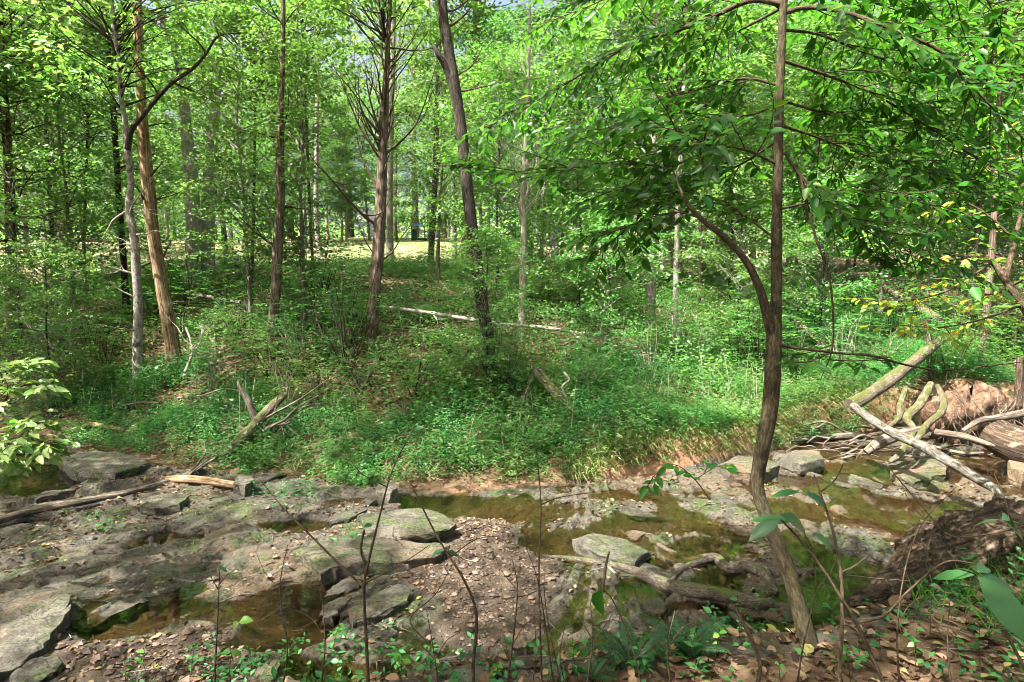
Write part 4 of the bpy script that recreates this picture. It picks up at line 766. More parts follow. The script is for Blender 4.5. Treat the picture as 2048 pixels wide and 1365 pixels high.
# little weeds along the edge of the near bank
wgn = np.random.default_rng(31)
for k, (u, v) in enumerate(sorted([(620, 1350), (660, 1300), (700, 1345), (770, 1320), (800, 1355), (845, 1330), (900, 1350), (990, 1345), (1020, 1310), (1100, 1350), (1150, 1335), (1210, 1350), (1330, 1345), (1430, 1300), (1480, 1250), (1560, 1340), (1700, 1330), (1760, 1290), (1830, 1320), (1890, 1345), (1860, 1240), (1960, 1320), (300, 1345), (380, 1340), (250, 1360)])):
    p_ = hit(u, min(v + 40, 1364)); Yb = p_[1]; hgt = wgn.uniform(35, 90); lean = wgn.normal(0, 12); L_ = []
    for j in range(int(wgn.integers(4, 8))):
        f = wgn.uniform(.35, 1); s = 1 if j % 2 else -1; L_.append((u + lean * f, v + 20 - hgt * f, Yb, s * 25 + wgn.normal(0, 12), wgn.normal(-3, 8), wgn.uniform(.03, .06), wgn.uniform(.45, .65), wgn.normal(0, .15)))
    o = seedling('weed', [([(u, v + 24, Yb), (u + lean * .5, v + 20 - hgt * .5, Yb), (u + lean, v + 20 - hgt, Yb)], .0025, .001)], 'small green weed along the near bank edge, ' + ORD[k] + ' of the weeds', 300 + k, L_, None, [M['leaf_cover'], M['leaf_grass'], M['leaf_pawpaw']][k % 3], 'weed'); o['group'] = 'small weeds on the near bank edge'
for k, st in enumerate([[(560, 1400, 2.5), (575, 1300, 2.5), (560, 1180, 2.55), (575, 1090, 2.6)], [(640, 1400, 2.45), (650, 1280, 2.45), (640, 1160, 2.5)], [(1010, 1400, 2.3), (1025, 1290, 2.3), (1035, 1180, 2.35), (1025, 1120, 2.4)], [(1170, 1400, 2.3), (1185, 1280, 2.3), (1180, 1200, 2.35)], [(1345, 1400, 2.4), (1335, 1300, 2.4), (1350, 1220, 2.45)], [(1590, 1400, 2.3), (1605, 1300, 2.3), (1630, 1180, 2.4), (1625, 1090, 2.45)], [(1800, 1400, 2.2), (1795, 1250, 2.25), (1815, 1120, 2.3), (1850, 1040, 2.4), (1912, 975, 2.5)], [(1905, 1400, 2.1), (1895, 1290, 2.15), (1900, 1200, 2.2)], [(880, 1400, 2.35), (870, 1320, 2.35), (855, 1230, 2.4)]]):
    n_ = len(st); t1, t2 = st[-2], st[-1]; sgn = 1 if k % 2 else -1
    seedling('bare_twig', [(st, .0045, .0015), ([t1, (t1[0] + 30 * sgn, t1[1] - 35, t1[2] + .05), (t1[0] + 48 * sgn, t1[1] - 75, t1[2] + .1)], .002, .001), ([st[1], (st[1][0] - 25 * sgn, st[1][1] - 40, st[1][2]), (st[1][0] - 60 * sgn, st[1][1] - 60, st[1][2])], .002, .001)], 'thin bare twig rising from the bottom edge, ' + ORD[[0, 1, 3, 4, 5, 6, 7, 8, 2][k]] + ' of nine', 60 + k, cat='twig')
# ------------------------------------------------------------------ ferns
def fern(name, u, v, Y, size, label, seed):
    g = np.random.default_rng(seed); p = at(u, v, Y); base = np.array([p[0], p[1], hz(p[0], p[1])]); t = empty(name, tuple(base))
    for k in range(7):
        a = k / 7 * 6.28 + g.normal(0, .25); L = size * g.uniform(.75, 1.1); mb = MB()
        n = 22; f = np.linspace(0, 1, n); el = math.radians(g.uniform(55, 80))
        R_ = L * (np.cos(el) * f + 0.35 * f ** 2); Z = L * (np.sin(el) * f - 0.35 * f ** 2.2)
        C = np.column_stack([R_ * math.cos(a), R_ * math.sin(a), Z]); tube(mb, C[::3], np.linspace(.003, .0008, len(C[::3])), 4, 3, cap=False, mi=1)
        tn = norm(np.gradient(C, axis=0)); sd = np.array([-math.sin(a), math.cos(a), 0]); up = norm(np.cross(sd, tn))
        up = np.where(up[:, 2:3] < 0, -up, up)
        w_ = L * 0.17 * np.sin(np.pi * np.clip(0.12 + 0.88 * f, 0, 1)) ** .7 + .006
        for s in (-1, 1):
            leaves(mb, C[2:], sd[None] * s + tn[2:] * 0.35 - np.array([0, 0, .12]), up[2:], w_[2:], np.full(n - 2, L / n * 1.1), shape='d', fold=.05)
        mb.build('frond', [M['leaf_fern'], M['bark_twig']], t)
    return tag(t, label, 'fern')
fern('fern', 1265, 1330, 2.6, .26, 'dark green fern with arching fronds left of the other fern by the roots', 1)
fern('fern', 1380, 1300, 2.65, .30, 'taller dark green fern between the exposed roots and the sapling', 2)
fern('fern', 1180, 1362, 2.5, .16, 'small fern at the bottom edge beside the twig clump', 3)

# ------------------------------------------------------------------ rocks
def slab_mesh(q, thick, tilt, seed, overhang):
    g = np.random.default_rng(seed); m = 4; O = []
    for i in range(len(q)):
        a, b = q[i], q[(i + 1) % len(q)]
        for k in range(m): O.append(a + (b - a) * k / m + g.normal(0, 0.02 * np.linalg.norm(b - a), 2) * (k > 0))
    O = np.array(O); c = O.mean(0); n = len(O); rings = []
    for sc, z in ((0.93 - overhang, -thick), (0.985 - overhang * .5, -thick * .55), (1.0, -0.02), (0.985, -0.004), (0.9, 0.0), (0.6, 0.004), (0.3, 0.006)):
        XY = c + (O - c) * sc; zz = z + tilt[0] * (XY[:, 0] - c[0]) + tilt[1] * (XY[:, 1] - c[1])
        zz = zz + 0.03 * fbm(XY[:, 0] * 4 + seed, XY[:, 1] * 4, seed, 3) * (sc <= 1) + (g.normal(0, .006, n) if -thick < z < -.01 else 0)
        XY = XY + g.normal(0, .006, XY.shape)
        rings.append(np.column_stack([XY - c, zz]))
    V = np.vstack(rings + [np.array([[0, 0, 0.006]])]); F = []
    for k in range(len(rings) - 1):
        for i in range(n): F.append([k * n + i, k * n + (i + 1) % n, (k + 1) * n + (i + 1) % n, (k + 1) * n + i])
    b = (len(rings) - 1) * n; mb = MB(); mb.add(V, F)
    mb.f.append(np.array([[b + i, b + (i + 1) % n, len(V) - 1] for i in range(n)])); mb.mi.append(np.zeros(n, np.int32))
    mb.f.append(np.array([[i, i + 1, 0] for i in range(1, n - 1)])[:, ::-1]); mb.mi.append(np.zeros(n - 2, np.int32))
    return mb, c
def slab(name, outline, label, zt=0.10, thick=0.12, mat=None, tilt=(0, 0), seed=1, overhang=0.0, cat='rock'):
    mb, c = slab_mesh(np.array([onz(u, v, zt)[:2] for u, v in outline]), thick, tilt, seed, overhang)
    return tag(mb.build(name, mat or M['slab'], None, (c[0], c[1], zt), smooth=False), label, cat)
# thin split plates of the bedrock itself: parts of the bed
pg = np.random.default_rng(64); bed = bpy.data.objects['creek_bed']; made = 0; tries = 0
while made < 62 and tries < 3000:
    tries += 1; x = pg.uniform(-6, 6.5); y = pg.uniform(3.0, 8.6)
    if y > foot_y(x) - .25 or y < lip_y(x) + .5 or gravel_mask(np.array([x]), np.array([y]))[0] > .3: continue
    z = hz(x, y)
    if z < -.045 or z > .10: continue
    st = math.radians(33 + pg.normal(0, 9)) if x < 1.2 else math.radians(pg.normal(112, 14))
    L = pg.lognormal(-1.5, .45); W = L * pg.uniform(.3, .6); nn = int(pg.integers(6, 9)); aa = np.sort(pg.uniform(0, 6.283, nn)); rr = pg.uniform(.75, 1.1, nn)
    ex, ey = np.cos(aa) * L * rr, np.sin(aa) * W * rr
    if np.diff(np.concatenate([aa, [aa[0] + 6.283]])).max() > 2.2: continue
    q = np.column_stack([x + ex * math.cos(st) - ey * math.sin(st), y + ex * math.sin(st) + ey * math.cos(st)])
    mb, c = slab_mesh(q, .06, (pg.normal(0, .03), pg.normal(.02, .03)), 700 + made, 0)
    mb.build('rock_plate', M['bedrock'], bed, (c[0], c[1], hz(c[0], c[1]) + pg.uniform(.0, .014)), smooth=False, extra={'gravel': np.zeros(mb.n)}); made += 1
slab('rock_slab', [(735, 1068), (722, 1035), (790, 1022), (845, 1018), (885, 1030), (915, 1048), (880, 1060), (830, 1068), (785, 1074)], 'large flat pale green sandstone slab beside the gravel bar, uppermost of three', .17, .10, tilt=(0, .03), seed=1, overhang=.04)
slab('rock_slab', [(585, 1100), (640, 1082), (720, 1075), (800, 1078), (875, 1085), (903, 1090), (880, 1105), (820, 1118), (735, 1122), (680, 1130), (640, 1143), (620, 1120)], 'long mossy ledge slab with a dark shadowed undercut, middle of the three', .14, .17, tilt=(0, .02), seed=2, overhang=.05)
slab('rock_slab', [(705, 1240), (700, 1215), (740, 1190), (800, 1165), (825, 1178), (815, 1200), (770, 1222)], 'narrow grey slab lying in the pool, lowest of the three by the gravel bar', .10, .13, tilt=(.05, 0), seed=3)
slab('rock_slab', [(-40, 1345), (-40, 1215), (30, 1180), (110, 1175), (142, 1195), (125, 1240), (85, 1285), (40, 1320)], 'big mossy tilted slab at the lower left corner', .14, .22, tilt=(0, .04), seed=4)
slab('rock_slab', [(18, 1350), (60, 1318), (110, 1310), (125, 1325), (90, 1352), (50, 1375)], 'thin pale slab propped below the big mossy slab at lower left', .09, .10, tilt=(.03, 0), seed=5)
slab('stone', [(358, 1300), (372, 1262), (425, 1255), (428, 1275), (385, 1300)], 'low greenish stone breaking the surface of the dark pool', .04, .12, seed=6, cat='stone')
slab('stone', [(1028, 1292), (1030, 1262), (1045, 1258), (1055, 1272), (1052, 1288)], 'small pale angular stone on the gravel bar', .14, .12, M['block'], seed=7, cat='stone')
slab('stone', [(752, 985), (756, 968), (790, 962), (796, 975), (778, 988)], 'grey block at the foot of the far bank above the three slabs', .17, .18, M['block'], seed=8, cat='stone')
slab('stone', [(710, 1012), (722, 1000), (765, 985), (775, 990), (735, 1010)], 'mossy finger of rock leaning towards the grey block', .09, .10, tilt=(.1, 0), seed=9, cat='stone')
slab('stone', [(466, 968), (472, 955), (500, 950), (508, 960), (490, 970)], 'pale square stone behind the split log end', .2, .2, M['block'], seed=10, cat='stone')
slab('stone', [(2018, 935), (2015, 912), (2060, 918), (2080, 940), (2045, 945)], 'pale block of stone at the right edge in the orange pool', .18, .22, M['block'], tilt=(-.1, 0), seed=11, cat='stone')
slab('stone', [(495, 1365), (520, 1330), (560, 1318), (555, 1345), (530, 1375)], 'smooth grey stone at the bottom edge of the dark pool', .08, .12, seed=12, cat='stone')
slab('stone', [(640, 1230), (655, 1205), (685, 1195), (690, 1208), (665, 1232)], 'dark wet stone in the pool left of the narrow grey slab', .06, .12, seed=13, cat='stone')
slab('rock_slab', [(110, 915), (190, 902), (260, 908), (300, 925), (230, 945), (150, 942)], 'flat grey rock shelf at the creek\'s far left beneath the ground cover', .15, .15, seed=14)
slab('rock_slab', [(1440, 925), (1475, 912), (1530, 918), (1560, 930), (1510, 945), (1460, 942)], 'mossy ledge slab at the foot of the clay bank left of the sapling', .16, .18, seed=15)
slab('rock_slab', [(1545, 915), (1590, 900), (1640, 902), (1650, 918), (1600, 928)], 'mossy ledge slab at the foot of the clay bank right of the sapling', .16, .18, seed=16)
slab('rock_slab', [(1780, 940), (1840, 920), (1900, 925), (1890, 950), (1830, 960)], 'mossy wedge of rock below the fallen lichened limb', .12, .14, tilt=(.06, 0), seed=17)
slab('stone', [(1145, 1080), (1185, 1065), (1240, 1072), (1300, 1098), (1270, 1125), (1200, 1110)], 'lumpy moss-flecked boulder in the middle of the creek', .1, .12, seed=18, cat='stone')
slab('rock_slab', [(1930, 1330), (1880, 1290), (1900, 1262), (1980, 1270), (2030, 1300), (2000, 1340)], 'grey flat stone in the grass below the rotten log', .45, .12, seed=19)
slab('rock_slab', [(280, 1010), (300, 992), (350, 985), (380, 990), (360, 1008), (310, 1018)], 'small flat rock shelf under the driftwood at left', .12, .12, seed=20)

# ------------------------------------------------------------------ logs, roots and deadfall
def log(name, pts, mat, label, seed=1, sides=12, rough=.22, cat='log', lift=0.6, flute=.1, branches=(), bmat=None):
    """pts: (u, v, width in px, depth or None for lying on the ground)"""
    P, r = [], []; wf = 1.0 if name in ('rotten_log', 'old_log') else 0.58 if name in ('mossy_log', 'lichened_limb') else 0.68
    for q in pts:
        if q[3] is None:
            p = hit(q[0], q[1]).copy(); dist = np.linalg.norm(p - [0, 0, CAMZ]); rr = q[2] * .5 * wf * dist / FPX; p[2] = hz(p[0], p[1]) + rr * lift
        else: p = at(q[0], q[1], q[3]); rr = q[2] * .5 * wf * np.linalg.norm(p - [0, 0, CAMZ]) / FPX
        P.append(p); r.append(rr)
    P = np.array(P); base = P[0].copy(); mb = MB(); tube(mb, P - base, r, sides * (2 if name == 'rotten_log' else 1), 22 if name == 'rotten_log' else 8, rough, flute, seed, rfreq=9.0 if name == 'rotten_log' else 4.0)
    if not branches: return tag(mb.build(name, mat, None, tuple(base)), label, cat)
    t = empty(name, tuple(base)); mb.build('trunk', mat, t); g = np.random.default_rng(seed); bb = MB()
    for (f, d, L, rb) in branches:
        i = f * (len(P) - 1); k = min(int(i), len(P) - 2); p = P[k] + (P[k + 1] - P[k]) * (i - k)
        twiggy(bb, p - base, d, L, rb, g, 2, .3, 0.1)
    bb.build('branches', bmat or mat, t); return tag(t, label, cat)
log('fallen_log', [(765, 614, 9, 12.2), (830, 622, 11, 12.0), (920, 636, 12, 11.7), (1000, 648, 11, 11.3), (1100, 657, 10, 10.9), (1180, 672, 8, 10.6), (1240, 690, 6, 10.3), (1275, 694, 3, 10.1)], M['twig_pale'], 'long slender bleached fallen trunk lying across the middle of the far bank', 3, branches=[(.2, (.2, -.2, -.6), .6, .012), (.35, (.5, -.3, -.5), .8, .014), (.6, (.6, -.5, -.3), 1.3, .016), (.75, (.7, -.4, .1), 1.3, .016), (.8, (.6, -.5, -.3), 1.2, .014), (.85, (.8, -.2, .3), .9, .012), (.65, (.5, -.6, -.2), 1.5, .014)])
log('driftwood_log', [(335, 966, 14, None), (380, 968, 20, None), (430, 973, 20, None), (482, 980, 17, None)], M['wood_bare'], 'short tan split log lying at the creek edge at left', 5, lift=1.0)
log('fallen_pole', [(-60, 1072, 20, None), (60, 1036, 17, None), (170, 1010, 15, None), (260, 990, 14, None), (350, 964, 12, None), (400, 945, 10, None)], M['log_grey'], 'long bleached pole lying diagonally across the creek bed at left', 6, lift=1.0, branches=[(.85, (.6, .6, .6), .7, .03), (.9, (.8, .5, .5), .5, .02), (.8, (.9, .3, .3), .6, .015)])
log('broken_log', [(455, 918, 30, None), (480, 880, 30, 7.6), (510, 850, 27, 7.9), (545, 812, 24, 8.2), (570, 790, 18, 8.4)], M['log_mossy'], 'mossy broken log leaning up the bank from the driftwood', 7)
log('splintered_snag', [(527, 880, 22, 7.9), (512, 840, 20, 8.0), (495, 800, 18, 8.0), (480, 775, 12, 8.0), (476, 762, 5, 8.0)], M['log_grey'], 'splintered upright snag with pale broken tip crossing the mossy broken log', 8, branches=[(.1, (.9, .3, .5), 1.0, .03), (.2, (.7, .2, .2), 1.1, .02)])
log('stick', [(585, 878, 10, None), (595, 905, 10, None), (605, 930, 9, None), (612, 950, 7, None)], M['log_grey'], 'bare stick pointing down to the creek right of the broken log', 9, cat='stick')
log('stick', [(110, 868, 9, None), (160, 866, 12, None), (185, 858, 12, None), (250, 865, 8, None)], M['wood_bare'], 'forked brown stick on the bare ground at the left bank', 10, cat='stick', lift=1)
log('fallen_log', [(1075, 742, 34, 9.0), (1095, 768, 32, 8.8), (1120, 795, 28, 8.6), (1148, 825, 24, 8.4)], M['log_mossy'], 'stubby mossy log sloping down the bank in the middle', 11)
log('stick', [(1050, 785, 13, 8.7), (1042, 805, 14, 8.6), (1028, 825, 14, 8.5), (1008, 842, 11, 8.4)], M['log_mossy'], 'curved short log left of the stubby mossy log', 12, cat='stick')
log('stick', [(1135, 800, 7, 8.5), (1125, 775, 6, 8.5), (1138, 760, 6, 8.5), (1128, 745, 5, 8.6)], M['twig_pale'], 'pale crooked twig standing beside the stubby mossy log', 13, cat='stick')
log('mossy_log', [(1700, 812, 40, 8.6), (1745, 785, 38, 8.9), (1800, 745, 36, 9.2), (1850, 705, 30, 9.6), (1885, 678, 22, 10.0)], M['log_mossy'], 'thick moss-covered fallen trunk slanting up the right bank above the root wad', 14)
log('mossy_log', [(1570, 628, 16, 12), (1600, 650, 20, 11.7), (1635, 680, 20, 11.2), (1655, 702, 18, 10.9)], M['log_mossy'], 'mossy log in the ground cover just right of the sapling trunk', 15)
log('mossy_log', [(1770, 575, 16, 14), (1810, 600, 22, 13.2), (1850, 622, 24, 12.6), (1880, 640, 22, 12)], M['log_mossy'], 'mossy log highest up the right slope above the ground cover', 16)
log('stump', [(1857, 690, 16, 10.4), (1855, 665, 15, 10.4), (1853, 640, 14, 10.4)], M['log_grey'], 'thin upright grey stump at the head of the mossy trunk', 17, cat='stump')
log('lichened_limb', [(1706, 812, 22, 7.6), (1740, 838, 24, 7.3), (1790, 868, 28, 6.9), (1850, 895, 28, 6.5), (1900, 925, 28, 6.2), (1960, 962, 26, 5.9), (1995, 985, 22, 5.7), (2010, 1040, 14, 5.5)], M['log_lichen'], 'long fallen limb speckled with pale lichen crossing the creek at right', 18)
log('mossy_root', [(1812, 775, 10, 8.3), (1800, 810, 13, 8.0), (1798, 835, 12, 7.8), (1775, 855, 8, 7.6)], M['log_mossy'], 'mossy root reaching down from the wad, first of three from the left', 19, cat='root')
log('mossy_root', [(1862, 768, 15, 8.3), (1840, 808, 20, 8.0), (1814, 836, 19, 7.8), (1827, 862, 14, 7.5), (1800, 908, 15, 7.0), (1778, 925, 10, 6.9)], M['log_mossy'], 'thick bent mossy root in the middle of the three below the wad', 20, cat='root')
log('mossy_root', [(1875, 772, 11, 8.3), (1887, 800, 16, 8.1), (1882, 825, 17, 7.9), (1852, 852, 15, 7.6), (1835, 880, 15, 7.2), (1818, 898, 11, 7.0)], M['log_mossy'], 'arched mossy root turning pale lower down, third below the wad', 21, cat='root')
log('fallen_log', [(1580, 888, 14, None), (1640, 885, 16, None), (1690, 880, 17, None), (1728, 878, 15, None)], M['log_grey'], 'straight grey log at the foot of the clay bank right of the sapling', 22, lift=1)
log('fallen_log', [(1732, 905, 18, 7.3), (1760, 885, 26, 7.3), (1800, 870, 26, 7.4), (1850, 860, 20, 7.6)], M['log_grey'], 'grey rounded log under the lichened limb', 23)
log('fallen_log', [(1870, 865, 18, 7.7), (1920, 872, 18, 7.5), (1965, 885, 14, 7.3), (1990, 893, 6, 7.2)], M['log_grey'], 'dark tapering log running right from beneath the lichened limb', 24)
log('fallen_limb', [(1925, 862, 8, 7.8), (1960, 842, 14, 7.9), (2000, 836, 16, 8.0), (2060, 825, 18, 8.1)], M['log_grey'], 'pale forked limb propped at the right edge above the old log', 25)
log('old_log', [(1985, 865, 50, 7.6), (2020, 885, 56, 7.4), (2070, 900, 58, 7.2), (2130, 915, 58, 7.0)], M['log_rotten'], 'thick weathered log end at the right edge', 26)
log('rotten_log', [(1700, 1205, 14, 3.55), (1760, 1192, 44, 3.6), (1830, 1165, 72, 3.65), (1900, 1135, 96, 3.7), (1990, 1105, 110, 3.75), (2080, 1090, 100, 3.8), (2200, 1080, 90, 3.9)], M['log_rotten'], 'big crumbling dark rotten log in the right foreground', 27, 22, .75, flute=.3)
log('rotten_log', [(1800, 1105, 34, 4.1), (1850, 1092, 54, 4.1), (1930, 1082, 64, 4.1), (2060, 1060, 64, 4.1), (2150, 1050, 60, 4.1)], M['log_rotten'], 'blackened half-buried log behind the big crumbling log', 28, 16, .7, flute=.3)
roots = [([(1085, 1108, 10, None), (1180, 1130, 22, None), (1240, 1150, 30, None), (1310, 1165, 34, None), (1370, 1180, 34, None), (1440, 1208, 34, None), (1500, 1218, 34, None), (1552, 1210, 26, None)], 'thickest muddy exposed root snaking across the wet creek bed'),
         ([(1315, 1085, 14, None), (1340, 1115, 18, None), (1390, 1130, 22, None), (1430, 1118, 26, None), (1450, 1140, 34, None), (1500, 1148, 34, None), (1530, 1160, 26, None), (1545, 1190, 14, None)], 'knotted muddy root behind the thickest one'),
         ([(1340, 1160, 12, None), (1380, 1140, 16, None), (1425, 1125, 18, None)], 'short muddy root joining the two longer ones'),
         ([(1545, 1150, 16, None), (1620, 1150, 20, None), (1680, 1165, 16, None), (1700, 1185, 8, None)], 'low muddy root running right behind the sapling'),
         ([(1520, 1275, 14, None), (1470, 1235, 16, None), (1440, 1225, 10, None)], 'stubby root by the ferns'),
         ([(1380, 1250, 24, None), (1430, 1265, 28, None), (1480, 1300, 24, None)], 'half buried root under the taller fern')]
for k, (pp, lb) in enumerate(roots): log('exposed_root', [(a + (k % 2 * 2 - 1) * 9 * math.sin(j * 2.1), b + 7 * math.cos(j * 1.7), c, d) for j, (a, b, c, d) in enumerate(pp)], M['root_mud'], lb, 40 + k, 10, .5, 'root', .4)
log('stick', [(1196, 1098, 6, None), (1210, 1130, 8, None), (1232, 1155, 8, None)], M['log_grey'], 'short stick meeting the thick muddy root', 60, cat='stick', lift=1)
log('fallen_log', [(20, 672, 12, None), (140, 662, 14, None), (240, 668, 14, None)], M['log_mossy'], 'long low mossy log on the left bank behind the crooked tree', 61, lift=.8)
log('fallen_log', [(360, 612, 10, None), (440, 605, 12, None), (520, 622, 10, None)], M['log_grey'], 'dark log lying behind the barkless snag', 62, lift=.8)
log('fallen_log', [(385, 590, 8, 13.5), (430, 596, 9, 13.3), (480, 606, 8, 13)], M['log_mossy'], 'thin mossy log propped in the brush right of the snag', 63)
log('fallen_log', [(80, 478, 8, 24), (160, 480, 9, 24), (250, 483, 8, 24)], M['log_grey'], 'distant log lying in the clearing at left', 64)
log('fallen_branch', [(370, 745, 6, 10), (385, 700, 6, 10.2), (372, 655, 5, 10.3)], M['twig_pale'], 'pale forked branch stuck in the ground at the foot of the snag', 65, branches=[(.4, (.9, .2, .6), .9, .014), (.6, (-.7, .1, .7), .7, .012), (.5, (.5, 0, .9), .8, .012)], cat='branch')

# clay root wad at the right bank
g = np.random.default_rng(9); mb = MB(); n1, n2 = 34, 26
c = at(1935, 805, 8.6); c[2] = hz(c[0], c[1]) * .3 + .35
th = np.linspace(0, 2 * np.pi, n1, endpoint=False); ph = np.linspace(-1.3, 1.45, n2)
TH, PH = np.meshgrid(th, ph); rr = 0.5 * (1 + .6 * fbm(np.cos(TH) * 2 + 5, PH * 2 + np.sin(TH) * 2, 7, 4))
V = np.stack([rr * np.cos(TH) * np.cos(PH) * 1.05, rr * np.sin(TH) * np.cos(PH) * .6, rr * np.sin(PH) * .85], -1); idx = np.arange(n1 * n2).reshape(n2, n1)
mb.add(V.reshape(-1, 3), np.stack([idx[:-1], np.roll(idx[:-1], -1, 1), np.roll(idx[1:], -1, 1), idx[1:]], -1).reshape(-1, 4))
wad = empty('root_wad', tuple(c)); m_, t_, o_ = new_mat('clay'); n_ = noise(t_, geo_pos(t_), 9, 10, .75); principled(t_, o_, ramp(t_, n_, [(.36, (.03, .018, .011)), (.5, (.11, .066, .041)), (.64, (.24, .16, .108))]), .9, n_, .8, .05, .15); M['clay'] = m_
mb.build('clay_mass', M['clay'], wad); rb = MB()
for k in range(70):
    a = g.uniform(-2.6, -.5); z = g.uniform(-.1, .55); p = np.array([.62 * math.cos(a), .38 * math.sin(a), z]); q = [p]
    for _ in range(4): q.append(q[-1] + np.array([g.normal(0, .06), g.normal(-.03, .03), -g.uniform(.05, .16)]))
    r0 = g.choice([.003, .004, .008]); tube(rb, q, np.linspace(r0, .002, 5), 4, 3, cap=False, seed=k)
rb.build('root_fibres', M['log_grey'], wad); tag(wad, 'clay root wad with dangling pale roots in the undercut right bank', 'root wad')
# dark green shelter seen across the clearing
p = at(830, 470, 40); sh = empty('park_shelter', (p[0], p[1], hz(p[0], p[1])), 0, .6)
def box(mb, x0, x1, y0, y1, z0, z1):
    V = [(x, y, z) for z in (z0, z1) for x, y in ((x0, y0), (x1, y0), (x1, y1), (x0, y1))]
    mb.add(V, [[0, 3, 2, 1], [4, 5, 6, 7], [0, 1, 5, 4], [1, 2, 6, 5], [2, 3, 7, 6], [3, 0, 4, 7]])
mb = MB(); box(mb, -.3, .25, -.3, .3, -.3, 1.15); mb.build('panel', M['green_paint'], sh, smooth=False)
for xx in (-.28, 1.1): mb = MB(); box(mb, xx - .05, xx + .05, -.4, -.3, -.3, 1.5); mb.build('post', M['green_paint'], sh, smooth=False)
mb = MB(); box(mb, .35, 1.3, -.3, .3, -.1, .2); mb.build('bench', M['green_paint'], sh, smooth=False)
mb = MB(); mb.add([(-.5, -.6, 1.5), (1.3, -.6, 1.5), (1.3, .6, 1.5), (-.5, .6, 1.5), (.4, 0, 1.85)], [[0, 1, 4], [1, 2, 4], [2, 3, 4], [3, 0, 4]]); mb.build('roof', M['blue_paint'], sh, smooth=False)
tag(sh, 'small dark green structure with a blue roof far across the clearing', 'shelter')

# tangle of broken sticks lodged under the lichened limb
jam = empty('brush_jam', tuple(hit(1800, 910))); jb = np.array(jam.location); jg = np.random.default_rng(12)
for k in range(64):
    u, v = jg.uniform(1590, 2040), jg.uniform(845, 925); p = hit(u, v); a = jg.normal(.2, .7) + (math.pi if jg.random() < .3 else 0); L = jg.uniform(.3, 1.3); q = []
    for j in range(5): f = j / 4 - .5; q.append(np.array([p[0] + math.cos(a) * L * f, p[1] + math.sin(a) * L * f * .6, p[2] + jg.uniform(.02, .10) + .12 * f * jg.normal(0, 1)]) + jg.normal(0, .02, 3) - jb)
    r0 = jg.choice([.006, .01, .016, .024]); mb = MB(); tube(mb, q, np.array([.8, 1, .9, .75, .4]) * r0, 6, 4, .25, 0, k); mb.build('stick', [M['log_grey'], M['log_grey'], M['log_rotten']][k % 3], jam)
tag(jam, 'tangle of thin broken sticks lodged at the foot of the right bank', 'driftwood')

# ------------------------------------------------------------------ shrubs and tall seedlings of the far bank
def shrub_mesh(seed, h, rad, n_stem, per, llen, leafm, barkm):
    g = np.random.default_rng(seed); mb = MB(); lf = MB()
    for k in range(n_stem):
        a = g.random() * 6.283; tip = np.array([math.cos(a) * rad * g.uniform(.3, 1), math.sin(a) * rad * g.uniform(.3, 1), h * g.uniform(.55, 1)])
        mid = tip * [.45, .45, .62] + g.normal(0, .05, 3); P = smooth_path(np.array([[0, 0, -.05], mid, tip]), 8)
        tube(mb, [[0, 0, -.05], mid, tip], [.010, .006, .002], 4, 4, cap=False, seed=k)
        for j in range(4, len(P), 2):
            n = int(per * g.uniform(.6, 1.3)); t = norm((P[j] - P[j - 1])[None])[0]; s = g.random() * 6.28
            d0 = np.array([math.cos(s), math.sin(s), g.normal(0, .15)]); ln = rad * .8 * g.uniform(.35, 1.2); f = np.linspace(.15, 1, n)
            C = P[j] + d0[None] * (f * ln)[:, None] - np.array([0, 0, .12]) * (f ** 2 * ln)[:, None]
            sd = np.cross(d0, [0, 0, 1]); sgn = np.where(np.arange(n) % 2, 1, -1)[:, None]
            D = d0[None] * .7 + sd[None] * sgn + g.normal(0, .2, (n, 3)); N = np.column_stack([g.normal(0, .3, n), g.normal(0, .3, n), np.ones(n)])
            L = llen * g.uniform(.7, 1.2, n); leaves(lf, C, D, N, L, L * .5, rnd=np.clip(.3 * g.random() + .7 * g.random(n), 0, 1))
    return mb.mesh('shrub stems', barkm), lf.mesh('shrub leaves', leafm)
SHR = [shrub_mesh(400 + i, [.7, 1.0, 1.3, 1.7, .9, 2.3][i], [.45, .55, .7, .8, .7, .95][i], [6, 7, 8, 8, 9, 9][i], [12, 13, 14, 15, 13, 16][i], [.055, .06, .065, .07, .06, .075][i], [M['leaf_shrub'], M['leaf_under'], M['leaf_shrub'], M['leaf_under'], M['leaf_pale'], M['leaf_cover']][i], M['bark_twig'] if i % 2 else M['twig_pale']) for i in range(6)]
def shrub(u, v, Y, i, sc, label, group):
    if Y is None: p = hit(u, v); x, y = p[0], p[1]
    else: x = (u - 1024) / FPX * Y; y = Y
    t = empty('shrub', (x, y, hz(x, y)), R(0, 6.28), sc); t.scale = (sc * R(.8, 1.3), sc * R(.8, 1.3), sc * R(.7, 1.2)); link('stems', SHR[i][0], t); link('foliage', SHR[i][1], t)
    return tag(t, label, 'shrub', group)
def bank_zone(u):
    for lim, z in ((270, 'on the left bank before the crooked tree'), (420, 'around the foot of the barkless snag'), (640, 'between the snag and the dark cedar'), (860, 'around the foot of the fluted cedar'), (1060, 'around the foot of the leaning trunk'), (1300, 'beside the bleached fallen trunk'), (1560, 'on the bank left of the near sapling'), (1780, 'on the bank right of the near sapling')):
        if u < lim: return z
    return 'above the root wad on the right bank'
sg = np.random.default_rng(55)
